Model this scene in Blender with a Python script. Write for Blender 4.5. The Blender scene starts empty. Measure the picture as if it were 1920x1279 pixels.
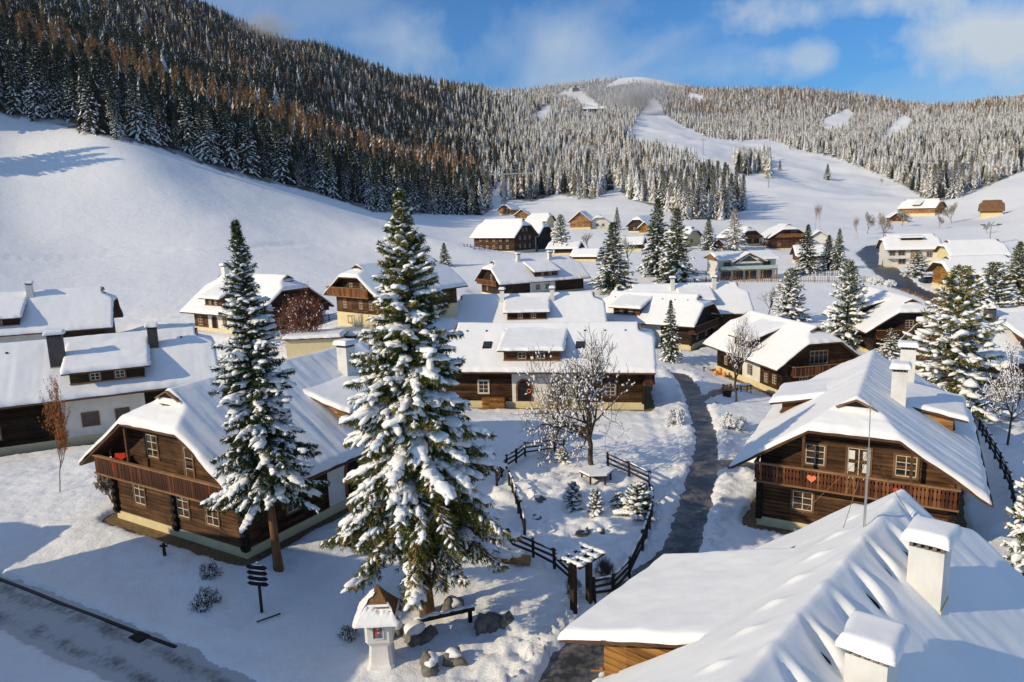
import bpy, bmesh, math, random
import numpy as np
from mathutils import Vector, Matrix, Euler
PI = math.pi
S = bpy.context.scene
COL = S.collection
random.seed(7); RNG = np.random.default_rng(7)

# ------------------------------------------------------------------ camera maths (used to survey the place)
F = 1340.; PIT = math.radians(10.15); ROLL = math.radians(1.8); H = 18.
_a = PI/2-PIT; _r = -ROLL
_Rx = np.array([[1,0,0],[0,math.cos(_a),-math.sin(_a)],[0,math.sin(_a),math.cos(_a)]])
_Rz = np.array([[math.cos(_r),-math.sin(_r),0],[math.sin(_r),math.cos(_r),0],[0,0,1]])
CM = _Rx@_Rz
def ray(px, py): return CM@np.array([(px-960)/F, (639.5-py)/F, -1.])
def at_depth(px, py, y):
    d = ray(px, py); t = y/d[1]; return (d[0]*t, y, H+d[2]*t)
def at_z(px, py, z):
    d = ray(px, py); t = (z-H)/d[2]; return (d[0]*t, d[1]*t)
def project(x, y, z):
    x = np.asarray(x, float); c = np.stack([x, np.asarray(y, float), np.asarray(z, float)-H], -1)@CM
    return 960+F*c[..., 0]/-c[..., 2], 639.5-F*c[..., 1]/-c[..., 2]

# ------------------------------------------------------------------ noise
def _hash(ix, iy, seed):
    h = (ix.astype(np.int64)*374761393+iy.astype(np.int64)*668265263+seed*1274126177) & 0x7fffffff
    h = ((h ^ (h >> 13))*1274126177) & 0x7fffffff
    return ((h ^ (h >> 16)) & 0xffff)/65535.
def vn(x, y, seed=0):
    x = np.asarray(x, float); y = np.asarray(y, float)
    ix = np.floor(x); iy = np.floor(y); fx = x-ix; fy = y-iy
    fx = fx*fx*(3-2*fx); fy = fy*fy*(3-2*fy)
    a = _hash(ix, iy, seed); b = _hash(ix+1, iy, seed); c = _hash(ix, iy+1, seed); d = _hash(ix+1, iy+1, seed)
    return (a*(1-fx)+b*fx)*(1-fy)+(c*(1-fx)+d*fx)*fy-.5
def fbm(x, y, seed=0, o=4):
    s = 0; k = 1.
    for i in range(o): s = s+vn(x*k, y*k, seed+i*7)/k; k *= 2
    return s
def sst(a, b, x):
    t = np.clip((x-a)/(b-a), 0, 1); return t*t*(3-2*t)

# ------------------------------------------------------------------ object helpers
def tag(o, label=None, cat=None, group=None, kind=None):
    if label: o['label'] = label
    if cat: o['category'] = cat
    if group: o['group'] = group
    if kind: o['kind'] = kind
    return o
def empty(name, loc, rz=0, label=None, cat=None, group=None):
    o = bpy.data.objects.new(name, None); COL.objects.link(o); o.location = loc; o.rotation_euler = (0, 0, rz)
    o.empty_display_size = .3
    return tag(o, label, cat, group)
def link(name, me, parent=None):
    o = bpy.data.objects.new(name, me); COL.objects.link(o)
    if parent: o.parent = parent
    return o
def mesh_np(name, V, Fc, mats, mi=None, smooth=False):
    """V (n,3) array, Fc list of index lists or (m,k) array"""
    me = bpy.data.meshes.new(name)
    V = np.asarray(V, np.float32)
    if isinstance(Fc, np.ndarray):
        k = Fc.shape[1]; m = len(Fc)
        me.vertices.add(len(V)); me.vertices.foreach_set('co', V.ravel())
        me.loops.add(m*k); me.loops.foreach_set('vertex_index', Fc.astype(np.int32).ravel())
        me.polygons.add(m); me.polygons.foreach_set('loop_start', np.arange(0, m*k, k, dtype=np.int32))
        me.update(calc_edges=True)
    else:
        me.from_pydata(V.tolist(), [], Fc)
    for q in (mats if isinstance(mats, (list, tuple)) else [mats]): me.materials.append(q)
    if mi is not None: me.polygons.foreach_set('material_index', np.asarray(mi, np.int32))
    if smooth: me.polygons.foreach_set('use_smooth', np.ones(len(me.polygons), bool))
    me.update(); return me
class MB:
    def __init__(s): s.v = []; s.f = []; s.m = []
    def add(s, vs, fs, m=0):
        n = len(s.v); s.v += [tuple(p) for p in vs]
        for f in fs: s.f.append([n+i for i in f]); s.m.append(m)
        return s
    def box(s, x0, x1, y0, y1, z0, z1, m=0):
        return s.add([(x0,y0,z0),(x1,y0,z0),(x1,y1,z0),(x0,y1,z0),(x0,y0,z1),(x1,y0,z1),(x1,y1,z1),(x0,y1,z1)],
              [(0,3,2,1),(4,5,6,7),(0,1,5,4),(1,2,6,5),(2,3,7,6),(3,0,4,7)], m)
    def obox(s, o, X, Y, Z, a, b, c, d, e, g, m=0):
        o = Vector(o); X = Vector(X); Y = Vector(Y); Z = Vector(Z)
        P = [o+X*x+Y*y+Z*z for z in (e, g) for x, y in ((a,c),(b,c),(b,d),(a,d))]
        return s.add(P, [(0,3,2,1),(4,5,6,7),(0,1,5,4),(1,2,6,5),(2,3,7,6),(3,0,4,7)], m)
    def bar(s, p, q, w, h=None, m=0, up=(0,0,1)):
        h = h or w; p = Vector(p); q = Vector(q); d = q-p; l = d.length
        if l < 1e-6: return s
        d /= l; u = Vector(up)
        if abs(d.dot(u)) > .98: u = Vector((1,0,0))
        x = d.cross(u).normalized(); z = x.cross(d).normalized()
        return s.obox(p, d, x, z, 0, l, -w/2, w/2, -h/2, h/2, m)
    def prism(s, poly, axis, a, b, m=0):
        """poly of 2-d points extruded along an axis: 'y' poly=(x,z); 'x' poly=(y,z); 'z' poly=(x,y)"""
        n = len(poly)
        def P(p, t): return (p[0], t, p[1]) if axis == 'y' else ((t, p[0], p[1]) if axis == 'x' else (p[0], p[1], t))
        vs = [P(p, a) for p in poly]+[P(p, b) for p in poly]
        return s.add(vs, [list(range(n)), list(range(2*n-1, n-1, -1))]+[(i, i+n, (i+1) % n+n, (i+1) % n) for i in range(n)], m)
    def slab(s, top, th, m=0):
        n = len(top)
        vs = [tuple(p) for p in top]+[(p[0], p[1], p[2]-th) for p in top]
        return s.add(vs, [list(range(n)), list(range(2*n-1, n-1, -1))]+[(i, i+n, (i+1) % n+n, (i+1) % n) for i in range(n)], m)
    def tube(s, pts, rad, n=6, m=0, cap=True):
        P = [Vector(p) for p in pts]; k = len(P); b = len(s.v)
        if not hasattr(rad, '__len__'): rad = [rad]*k
        ref = None
        for i in range(k):
            d = (P[min(i+1, k-1)]-P[max(i-1, 0)]).normalized()
            if ref is None:
                ref = Vector((1,0,0)) if abs(d.x) < .8 else Vector((0,1,0))
            x = (ref-d*ref.dot(d)).normalized(); y = d.cross(x); ref = x
            for j in range(n):
                a = 2*PI*j/n; q = P[i]+(x*math.cos(a)+y*math.sin(a))*rad[i]; s.v.append(tuple(q))
        for i in range(k-1):
            for j in range(n):
                s.f.append([b+i*n+j, b+i*n+(j+1) % n, b+(i+1)*n+(j+1) % n, b+(i+1)*n+j]); s.m.append(m)
        if cap:
            s.f.append([b+j for j in range(n)][::-1]); s.m.append(m)
            s.f.append([b+(k-1)*n+j for j in range(n)]); s.m.append(m)
        return s
    def mesh(s, name, mats, smooth=False, fix=True):
        me = bpy.data.meshes.new(name); me.from_pydata(s.v, [], s.f)
        for q in (mats if isinstance(mats, (list, tuple)) else [mats]): me.materials.append(q)
        me.polygons.foreach_set('material_index', s.m)
        if fix:
            bm = bmesh.new(); bm.from_mesh(me); bmesh.ops.recalc_face_normals(bm, faces=bm.faces); bm.to_mesh(me); bm.free()
        if smooth: me.polygons.foreach_set('use_smooth', [True]*len(me.polygons))
        me.update(); return me
    def build(s, name, mats, parent=None, smooth=False, fix=True):
        return link(name, s.mesh(name, mats, smooth, fix), parent)
_ico = {}
def ico(sub):
    if sub not in _ico:
        bm = bmesh.new(); bmesh.ops.create_icosphere(bm, subdivisions=sub, radius=1)
        V = np.array([v.co[:] for v in bm.verts]); Fc = np.array([[v.index for v in f.verts] for f in bm.faces]); bm.free()
        _ico[sub] = (V, Fc)
    return _ico[sub]
class Lumps:
    """many lumpy ellipsoids merged in one mesh"""
    def __init__(s): s.V = []; s.F = []; s.n = 0
    def add(s, c, X, Y, Z, a, b, t, sub=1, amp=.25, flat=.35):
        V, Fc = ico(sub); ph = RNG.random(3)*50
        d = 1+amp*(vn(V[:, 0]*1.7+ph[0], V[:, 1]*1.7+V[:, 2]*1.3+ph[1], 3)*2+vn(V[:, 0]*4.3+ph[2], V[:, 1]*4.3+V[:, 2]*3+ph[0], 4)*.9)
        P = V*d[:, None]; P[:, 2] = np.where(P[:, 2] < 0, P[:, 2]*flat, P[:, 2])
        W = np.asarray(c)+P[:, :1]*a*np.asarray(X)+P[:, 1:2]*b*np.asarray(Y)+P[:, 2:]*t*np.asarray(Z)
        s.V.append(W); s.F.append(Fc+s.n); s.n += len(V)
    def build(s, name, mat, parent=None):
        if not s.V: return None
        return link(name, mesh_np(name, np.concatenate(s.V), np.concatenate(s.F), mat, smooth=True), parent)

# ------------------------------------------------------------------ materials
def mat(name):
    m = bpy.data.materials.new(name); m.use_nodes = True; nt = m.node_tree; return m, nt, nt.nodes['Principled BSDF']
def nd(nt, t, **kw):
    n = nt.nodes.new(t)
    for k, v in kw.items():
        if k.startswith('i_'):
            key = k[2:]; key = int(key) if key.isdigit() else key.replace('_', ' ')
            n.inputs[key].default_value = v
        else: setattr(n, k, v)
    return n
def coords(nt, scale=(1,1,1), kind='Object'):
    tc = nd(nt, 'ShaderNodeTexCoord'); mp = nd(nt, 'ShaderNodeMapping'); mp.inputs['Scale'].default_value = scale
    nt.links.new(tc.outputs[kind], mp.inputs[0]); return mp.outputs[0]
def noise(nt, vec, scale, detail=4, rough=.55):
    n = nd(nt, 'ShaderNodeTexNoise'); n.inputs['Scale'].default_value = scale; n.inputs['Detail'].default_value = detail; n.inputs['Roughness'].default_value = rough
    nt.links.new(vec, n.inputs['Vector']); return n.outputs['Fac']
def ramp(nt, fac, stops):
    r = nd(nt, 'ShaderNodeValToRGB'); e = r.color_ramp.elements
    while len(e) < len(stops): e.new(.5)
    for i, (p, c) in enumerate(stops):
        e[i].position = p; e[i].color = (*c, 1) if len(c) == 3 else c
    nt.links.new(fac, r.inputs[0]); return r.outputs[0]
def bump(nt, b, h, strength=.3, dist=.05, prev=None):
    n = nd(nt, 'ShaderNodeBump'); n.inputs['Strength'].default_value = strength; n.inputs['Distance'].default_value = dist
    nt.links.new(h, n.inputs['Height'])
    if prev: nt.links.new(prev, n.inputs['Normal'])
    nt.links.new(n.outputs[0], b.inputs['Normal']); return n.outputs[0]
def mixc(nt, f, a, b, mode='MIX'):
    m = nd(nt, 'ShaderNodeMix', data_type='RGBA', blend_type=mode)
    for s, i in ((f, 0), (a, 6), (b, 7)):
        if hasattr(s, 'is_output'): nt.links.new(s, m.inputs[i])
        else: m.inputs[i].default_value = s if i == 0 or len(s) == 4 else (*s, 1)
    return m.outputs[2]
def mth(nt, op, a, b=None, c=None):
    m = nd(nt, 'ShaderNodeMath', operation=op)
    for i, s in enumerate((a, b, c)):
        if s is None: continue
        if hasattr(s, 'is_output'): nt.links.new(s, m.inputs[i])
        else: m.inputs[i].default_value = s
    return m.outputs[0]
def snow_mat(name, col=(.85,.86,.87), fine=1., rough=.55):
    m, nt, b = mat(name); v = coords(nt)
    n1 = noise(nt, v, 1.2, 5); n2 = noise(nt, v, 14, 5, .65)
    nt.links.new(ramp(nt, n1, [(.3, tuple(c*.95 for c in col)), (.7, col)]), b.inputs['Base Color'])
    b.inputs['Roughness'].default_value = rough; b.inputs['Specular IOR Level'].default_value = .25
    p = bump(nt, b, n1, .35*fine, .12); bump(nt, b, n2, .35*fine, .02, p); return m
def wood(name, dark, light, axis='h', course=.24, rough=.75):
    m, nt, b = mat(name)
    v = coords(nt, (.35,.35,5) if axis == 'h' else (5,5,.35))
    n1 = noise(nt, v, 2.2, 6, .65)
    v2 = coords(nt); n2 = noise(nt, v2, .8, 3)
    c = ramp(nt, n1, [(.25, dark), (.5, tuple((a+b_)/2 for a, b_ in zip(dark, light))), (.75, light)])
    c = mixc(nt, ramp(nt, n2, [(.35, (.55,.55,.55)), (.7, (0,0,0))]), c, tuple(d*.6 for d in dark))
    if axis == 'h' and course:
        s0 = nd(nt, 'ShaderNodeSeparateXYZ'); nt.links.new(v2, s0.inputs[0]); wn = nd(nt, 'ShaderNodeTexWhiteNoise', noise_dimensions='2D'); cc = nd(nt, 'ShaderNodeCombineXYZ')
        nt.links.new(mth(nt, 'FLOOR', mth(nt, 'DIVIDE', s0.outputs[2], course)), cc.inputs[0]); nt.links.new(mth(nt, 'FLOOR', mth(nt, 'DIVIDE', mth(nt, 'ADD', s0.outputs[0], s0.outputs[1]), 3.1)), cc.inputs[1]); nt.links.new(cc.outputs[0], wn.inputs['Vector'])
        g_ = mth(nt, 'ADD', mth(nt, 'MULTIPLY', wn.outputs['Value'], .85), .55); gc = nd(nt, 'ShaderNodeCombineXYZ'); [nt.links.new(g_, gc.inputs[i]) for i in range(3)]
        c = mixc(nt, 1., c, gc.outputs[0], 'MULTIPLY')
    nt.links.new(c, b.inputs['Base Color']); b.inputs['Roughness'].default_value = rough
    b.inputs['Specular IOR Level'].default_value = .2
    if axis == 'h' and course:
        sx = nd(nt, 'ShaderNodeSeparateXYZ'); nt.links.new(v2, sx.inputs[0])
        f = mth(nt, 'FRACT', mth(nt, 'DIVIDE', sx.outputs[2], course))
        g = mth(nt, 'SUBTRACT', 1, mth(nt, 'POWER', mth(nt, 'ABSOLUTE', mth(nt, 'SUBTRACT', mth(nt, 'MULTIPLY', f, 2), 1)), 6))
        p = bump(nt, b, g, .8, .04); bump(nt, b, n1, .4, .02, p)
    else: bump(nt, b, n1, .4, .02)
    return m
def plain(name, col, rough=.7, var=.15, scale=3, bmp=.15, metal=0, spec=.3):
    m, nt, b = mat(name); v = coords(nt); n = noise(nt, v, scale, 5, .6)
    nt.links.new(ramp(nt, n, [(.3, tuple(c*(1-var) for c in col)), (.7, tuple(min(1, c*(1+var)) for c in col))]), b.inputs['Base Color'])
    b.inputs['Roughness'].default_value = rough; b.inputs['Metallic'].default_value = metal; b.inputs['Specular IOR Level'].default_value = spec
    if bmp: bump(nt, b, n, bmp, .02)
    return m
M = {}
M['snow'] = snow_mat('snow')
M['roofsnow'] = snow_mat('roof snow', (.86,.87,.88), .45)
M['treesnow'] = snow_mat('tree snow', (.88,.89,.90), 1.)
M['log'] = wood('weathered logs', (.020,.011,.007), (.215,.105,.048))
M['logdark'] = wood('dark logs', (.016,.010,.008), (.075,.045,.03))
M['logred'] = wood('red brown logs', (.05,.022,.014), (.20,.085,.05))
M['lognew'] = wood('new orange logs', (.16,.06,.015), (.62,.33,.10))
M['honey'] = wood('honey timber', (.18,.08,.03), (.55,.30,.12))
M['beam'] = wood('roof timber', (.05,.024,.014), (.20,.10,.055), 'h', 0)
M['post'] = wood('dark posts', (.010,.008,.007), (.04,.026,.02), 'v')
M['plank1'] = wood('balcony plank dark', (.03,.013,.008), (.13,.05,.025), 'v')
M['plank2'] = wood('balcony plank red', (.07,.022,.01), (.24,.085,.035), 'v')
M['plank3'] = wood('balcony plank orange', (.12,.04,.014), (.42,.19,.075), 'v')
M['rail'] = wood('pale rail', (.16,.08,.035), (.45,.27,.14), 'h', 0)
M['fence'] = wood('fence wood', (.018,.012,.010), (.085,.055,.038), 'h', 0)
M['plaster'] = plain('white plaster', (.66,.65,.60), .85, .12, .9, .12)
M['chimney'] = wood('chimney plaster', (.74,.73,.69), (.84,.83,.79), 'v', 0, .85)
M['cream'] = plain('cream plaster', (.66,.57,.34), .85, .08, 1.5, .12)
M['stone'] = plain('grey stone', (.16,.15,.13), .9, .4, 4, .8)
M['darkchim'] = plain('slate clad chimney', (.075,.07,.065), .8, .3, 6, .4)
M['strip'] = plain('gravel strip', (.17,.12,.06), .95, .5, 5, .8)
M['frame'] = plain('window frame', (.62,.55,.42), .6, .1, 5, .05)
M['framewd'] = wood('window casing', (.10,.055,.03), (.30,.18,.10), 'v')
M['dark'] = plain('dark recess', (.008,.008,.009), .9, .2, 3, 0)
M['iron'] = plain('dark iron', (.03,.03,.032), .5, .2, 8, .05, .6)
M['steel'] = plain('pale steel', (.5,.5,.48), .4, .1, 8, .05, .8)
M['red'] = plain('red paint', (.62,.05,.03), .5, .1, 8, .05)
M['coral'] = plain('coral paint', (.75,.22,.12), .6, .1, 8, .05)
M['orange'] = plain('orange gourds', (.75,.28,.04), .5, .2, 6, .1)
M['curtain'] = plain('white curtain', (.75,.73,.70), .9, .08, 9, .1)
M['blue'] = plain('blue paint', (.05,.12,.3), .6, .2, 9, .05)
M['skin'] = plain('painted skin tone', (.55,.32,.18), .7, .15, 9, .05)
M['bark'] = wood('bark', (.05,.035,.025), (.19,.14,.10), 'v')
M['pinebark'] = wood('reddish bark', (.07,.032,.018), (.40,.20,.09), 'v')
M['twig'] = wood('twigs', (.035,.025,.02), (.12,.085,.06), 'v')
M['redtwig'] = plain('red twigs', (.20,.075,.045), .8, .4, 4, .2)
M['orangeleaf'] = plain('dry orange leaves', (.50,.20,.06), .8, .45, 5, .1)
M['straw'] = plain('dry stalks', (.30,.19,.11), .85, .4, 5, .1)
M['shingle'] = wood('larch shingles', (.10,.055,.025), (.36,.20,.09), 'v')
M['car'] = plain('car paint', (.04,.07,.12), .25, .1, 3, 0, .3, .5)
M['carglass'] = plain('car glass', (.02,.025,.03), .1, .1, 3, 0, 0, .6)
def glass():
    m, nt, b = mat('window glass'); b.inputs['Base Color'].default_value = (.018,.022,.028,1); b.inputs['Roughness'].default_value = .12
    b.inputs['Specular IOR Level'].default_value = .6; return m
M['glass'] = glass()
def balglass():
    m, nt, b = mat('balcony glass'); b.inputs['Base Color'].default_value = (.45,.58,.55,1); b.inputs['Roughness'].default_value = .15; return m
M['balglass'] = balglass()
def needles(name, stops, sc=.9):
    m, nt, b = mat(name)
    at = nd(nt, 'ShaderNodeAttribute', attribute_name='tint'); oi = nd(nt, 'ShaderNodeObjectInfo')
    f = mth(nt, 'ADD', at.outputs['Fac'], mth(nt, 'MULTIPLY', mth(nt, 'SUBTRACT', oi.outputs['Random'], .5), .25))
    c = ramp(nt, f, stops); nt.links.new(c, b.inputs['Base Color']); b.inputs['Roughness'].default_value = .7
    b.inputs['Specular IOR Level'].default_value = .15; return m
M['needle'] = needles('spruce needles', [(0, (.012,.028,.014)), (.5, (.060,.086,.024)), (.78, (.15,.155,.04)), (1, (.38,.26,.07))])
M['needledk'] = needles('dark spruce needles', [(0, (.012,.024,.018)), (.6, (.03,.05,.028)), (1, (.07,.085,.04))])  # darker, less golden tones than the other spruce needles
M['frostneedle'] = needles('frosted needles', [(0, (.05,.06,.045)), (.5, (.14,.135,.10)), (1, (.36,.31,.22))])
M['larch'] = needles('larch needles', [(0, (.12,.06,.02)), (.5, (.34,.18,.06)), (1, (.58,.35,.13))])
M['frost'] = needles('frosted twigs', [(0, (.25,.20,.14)), (.5, (.45,.40,.33)), (1, (.75,.74,.72))])
def lowtree(name, c0, c1, snowamt):
    m, nt, b = mat(name); v = coords(nt)
    oi = nd(nt, 'ShaderNodeObjectInfo'); r = oi.outputs['Random']
    g = nd(nt, 'ShaderNodeNewGeometry'); sx = nd(nt, 'ShaderNodeSeparateXYZ'); nt.links.new(g.outputs['True Normal'], sx.inputs[0])
    base = mixc(nt, r, c0, c1)
    at = nd(nt, 'ShaderNodeAttribute', attribute_name='tint')
    f = mth(nt, 'ADD', mth(nt, 'ADD', at.outputs['Fac'], mth(nt, 'MULTIPLY', r, .5)), snowamt)
    f = ramp(nt, f, [(.72, (0,0,0)), (.80, (1,1,1))])
    nt.links.new(mixc(nt, f, base, (.80,.82,.84)), b.inputs['Base Color']); b.inputs['Roughness'].default_value = .8; b.inputs['Specular IOR Level'].default_value = .1
    return m
M['low_dark'] = lowtree('forest spruce', (.012,.020,.015), (.036,.034,.020), -.30)
M['low_frost'] = lowtree('frosted forest spruce', (.16,.15,.11), (.42,.35,.25), .13)
M['low_larch'] = lowtree('forest larch', (.09,.055,.03), (.40,.23,.10), -.28)
# ------------------------------------------------------------------ houses: surveyed plots (x, y, ground z, angle, roof half width, wall length, eave z, ridge z)
PLOT = {
 'R1': (14.2, 39.5, -.5, 30.0, 6.3, 15.0, 4.0, 8.2), 'L1': (-24.0, 40.8, .6, 30.7, 7.2, 16.6, 3.9, 8.6),
 'R0': (-3.0, 11.5, 0., 41.6, 6.3, 18.0, 4.0, 9.0), 'C1': (12.1, 65.0, -.6, -80.5, 6.3, 19.0, 4.2, 7.7),
 'C0': (11.9, 97.1, -.9, -87.0, 6.2, 19.5, 3.8, 7.6), 'C2': (25.5, 100.5, -2.2, -54.0, 5.6, 15.0, 4.0, 7.7),
 'C3': (35.6, 108.0, -1.9, -85.0, 6.0, 17.0, 4.2, 8.2), 'R2': (30.0, 77.5, -3.3, -11.6, 5.8, 15.0, 3.8, 7.9),
 'R3': (47.2, 91.5, -2.0, 7.2, 6.0, 16.0, 3.7, 7.7), 'L2': (-27.4, 62.3, -.1, -115.0, 6.4, 30.0, 4.6, 8.6),
 'L3': (-34.1, 96.6, 2.2, -56.0, 6.8, 15.5, 3.3, 8.3), 'L4': (-22.8, 93.4, 4.0, 40.0, 5.3, 14.0, 4.6, 8.3),
 'L5': (-58.3, 101.6, .9, -112.0, 6.4, 20.0, 3.2, 8.4), 'C4': (-6.5, 164.0, -.2, 63.1, 6.6, 21.0, 3.4, 8.0),
 'F1': (1.8, 241.7, 4.2, -50.8, 7.0, 18.0, 6.0, 12.0),
 'S1': (-50.4, 22.4, 0., 30., 6.3, 15., 4., 8.2),
 'R4': (62., 67., -1.0, -88., 6.2, 18., 3.8, 8.),
}
def uv(k, u, v):
    x, y, z, a = PLOT[k][:4]; a = math.radians(a)
    return x+u*math.cos(a)+v*math.sin(a), y-u*math.sin(a)+v*math.cos(a)
# ------------------------------------------------------------------ terrain: survey points (pixel column, pixel row, depth in metres) turned into world heights
SURV = [
 (0,500,150),(0,420,185),(0,300,225),(0,212,255),(-250,60,260),(-250,250,200),(-200,450,150),
 (200,480,170),(200,400,200),(200,310,225),(200,262,240),(400,470,180),(400,400,215),(400,345,245),(400,314,262),
 (600,458,210),(600,405,250),(600,368,300),(800,448,230),(800,412,330),(800,398,400),(880,405,430),
 (-250,-350,800),(0,60,430),(0,-40,650),(0,-90,850),(200,140,430),(200,50,640),(200,-30,880),(400,190,480),(400,105,720),(400,35,950),
 (600,265,500),(600,175,800),(600,97,1150),(800,335,620),(800,240,900),(800,155,1350),(900,340,740),(900,255,1100),(900,176,1550),
 (1000,196,1850),(950,300,800),(950,176,2800),(1050,168,3000),(1130,160,3000),(1190,149,3000),(1250,156,3000),(1300,168,2800),(1400,176,2400),(1550,176,2100),(1700,198,1900),(1800,203,1700),(1920,190,1500),(2200,140,1300),
 (950,378,560),(1050,370,560),(1150,362,520),(1230,388,430),(1330,412,370),(1390,404,420),
 (1050,240,1150),(1150,250,1000),(1200,258,900),(1300,300,740),(1370,350,560),(1408,386,470),
 (1100,205,1900),(1440,445,320),(1450,402,420),(1470,350,600),(1440,300,850),(1350,270,1100),(1250,238,1400),(1212,212,1700),(1200,190,2100),
 (1560,435,320),(1600,405,430),(1640,372,560),(1570,305,850),(1500,275,1100),(1450,240,1500),(1600,255,1300),(1600,220,1700),
 (1720,380,600),(1800,365,560),(1800,305,800),(1800,245,1100),(1920,335,480),(1920,262,800),(1800,392,420),(1860,402,380),(1920,405,330),(2200,300,330),
 (1900,455,260),(1760,452,280),(1700,445,300),(1300,442,260),(1200,424,330),(1100,418,350),(1000,412,370),(940,404,400),
 (1500,468,250),(1400,485,225),(1600,475,240),(1650,540,160),(1700,560,150),(1850,565,140),(1920,600,110),(1400,522,190),(1300,512,190),(1150,548,158),(1000,500,200),(1230,540,165),(1350,525,180),(1550,520,175),
]
CP = [at_depth(*p) for p in SURV]
for px, py, d in [(0,-90,850),(200,-30,880),(400,35,950),(600,97,1150),(800,155,1350),(900,176,1550)]:
    x, y, z = at_depth(px, py, d); CP.append((x*1.5, y*1.5, z*.72))
for px, py, d in [(950,176,2800),(1190,141,3000),(1400,176,2400),(1700,198,1900),(1920,190,1500)]:
    x, y, z = at_depth(px, py, d); CP.append((x*1.35, y*1.35, z*.75))
for k, p in PLOT.items():
    if k == 'S1': continue
    hw = p[4]-1.5
    for u, v in ((hw, 1), (hw, p[5]-1)): x, y = uv(k, u, v); CP.append((x, y, p[2]-.05))
CP += [(-60,0,0),(60,0,0),(0,-35,0),(-40,-30,0),(45,-30,0),(-12,32,0),(-18,28,0),(0,35,0),(8,42,-.2),(5,55,-.4),(-8,50,0),(20,52,-.8),(-70,50,3),(70,50,0),(-120,80,14),(-170,110,34),(120,110,2),(-35,48,.4),(-45,45,.4),(26,40,-.4),(40,62,-1),(40,40,-.5)]
CP = np.array(CP)
def _w(x, y): yy = np.maximum(y+60, 10); return np.stack([x/yy*1.0, np.log(yy)*1.0], -1), yy
_P, _yy = _w(CP[:, 0], CP[:, 1])
_q = (CP[:, 2])/_yy
def _phi(d2): return np.sqrt(d2+.0016)
_A = _phi(((_P[:, None]-_P[None])**2).sum(-1)); _n = len(_P)
_A2 = np.zeros((_n+3, _n+3)); _A2[:_n, :_n] = _A-np.eye(_n)*.004; _A2[:_n, _n] = 1; _A2[:_n, _n+1:] = _P; _A2[_n, :_n] = 1; _A2[_n+1:, :_n] = _P.T
_c = np.linalg.solve(_A2, np.concatenate([_q, [0, 0, 0]]))
def base0(x, y):
    x = np.asarray(x, float); y = np.asarray(y, float); sh = x.shape; x = x.ravel(); y = y.ravel(); out = np.empty(len(x))
    for i in range(0, len(x), 40000):
        p, yy = _w(x[i:i+40000], y[i:i+40000])
        d = _phi(((p[:, None, :]-_P[None])**2).sum(-1))
        out[i:i+40000] = (d@_c[:_n]+_c[_n]+p@_c[_n+1:])*yy
    return out.reshape(sh)
def rect_d(k, x, y):
    ox, oy, oz, a = PLOT[k][:4]; W, L = PLOT[k][4:6]; a = math.radians(a); wd = 2*(W-1.5)
    dx = x-ox; dy = y-oy; u = dx*math.cos(a)-dy*math.sin(a); v = dx*math.sin(a)+dy*math.cos(a)
    du = np.maximum(np.maximum(-u, u-wd), 0); dv = np.maximum(np.maximum(-v, v-L), 0)
    return np.hypot(du, dv)
def seg_d(pts, x, y):
    best = np.full(np.shape(x), 1e9); wd = np.zeros(np.shape(x))
    for (x0, y0, w0), (x1, y1, w1) in zip(pts[:-1], pts[1:]):
        dx, dy = x1-x0, y1-y0; t = np.clip(((x-x0)*dx+(y-y0)*dy)/(dx*dx+dy*dy), 0, 1)
        d = np.hypot(x-x0-t*dx, y-y0-t*dy)-(w0+(w1-w0)*t)/2; best = np.minimum(best, d)
    return best
def base(x, y):
    z = base0(x, y)
    far = sst(250, 700, y); z = z+fbm(x/90., y/90., 11)*(10*far+.0)+fbm(x/25., y/25., 12)*sst(110, 230, y)*.9
    near = 1-sst(120, 200, y)
    z = z+fbm(x/7., y/7., 5)*.22*near
    for k in PLOT:
        d = rect_d(k, x, y); w = 1-sst(1.3, 4.5, d); z = z*(1-w)+PLOT[k][2]*w
    return z
def gpt(px, py, it=12):
    """point of the bare ground seen at a pixel of the survey"""
    lo, hi = 8., 4000.; d = ray(px, py)
    ys = np.geomspace(9, 3500, 500); t = ys/d[1]; zz = base(d[0]*t, ys); rz = H+d[2]*t
    i = np.argmax(zz > rz); i = max(i, 1)
    a, b = ys[i-1], ys[i]
    for _ in range(16):
        m = (a+b)/2; t = m/d[1]
        if float(base(np.array([d[0]*t]), np.array([m]))[0]) > H+d[2]*t: b = m
        else: a = m
    t = b/d[1]; return (float(d[0]*t), float(b), float(H+d[2]*t))
def way(l): return [(*gpt(px, py)[:2], w) for px, py, w in l]
PATHS = {
 'footpath': way([(1030,1330,2.0),(1085,1240,2.0),(1180,1120,1.8),(1277,1030,1.75),(1300,960,1.8),(1320,880,1.75),(1325,825,1.6),(1316,790,1.7),(1303,750,1.9),(1292,722,2.2),(1270,700,2.1)]),
 'doorpath': way([(1316,880,2.0),(1370,872,1.9),(1430,880,1.7),(1455,905,1.6)]),
 'sidepath': way([(1310,752,1.4),(1350,735,1.6),(1400,728,1.4)]),
 'road': way([(-260,1016,2.7),(0,1132,2.7),(150,1192,2.7),(300,1255,2.7),(420,1322,2.7),(560,1430,2.7)]),
 'village_road': way([(1900,592,5),(1810,578,5),(1745,556,5),(1700,540,5.5),(1668,515,6.2),(1642,492,6.5),(1626,476,6.5),(1640,463,6.5),(1690,455,6)]),
}
def path_d(x, y):
    d = np.full(np.shape(x), 1e9)
    for k, p in PATHS.items(): d = np.minimum(d, seg_d(p, x, y))
    return d
STRIP = ['R1','L1','R0','C1','R2','L2','C2','C3','C0']
FOOT = way([(1225,700,1),(1215,730,1),(1230,780,1),(1255,840,1),(1240,900,1),(1235,960,1)])
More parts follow.
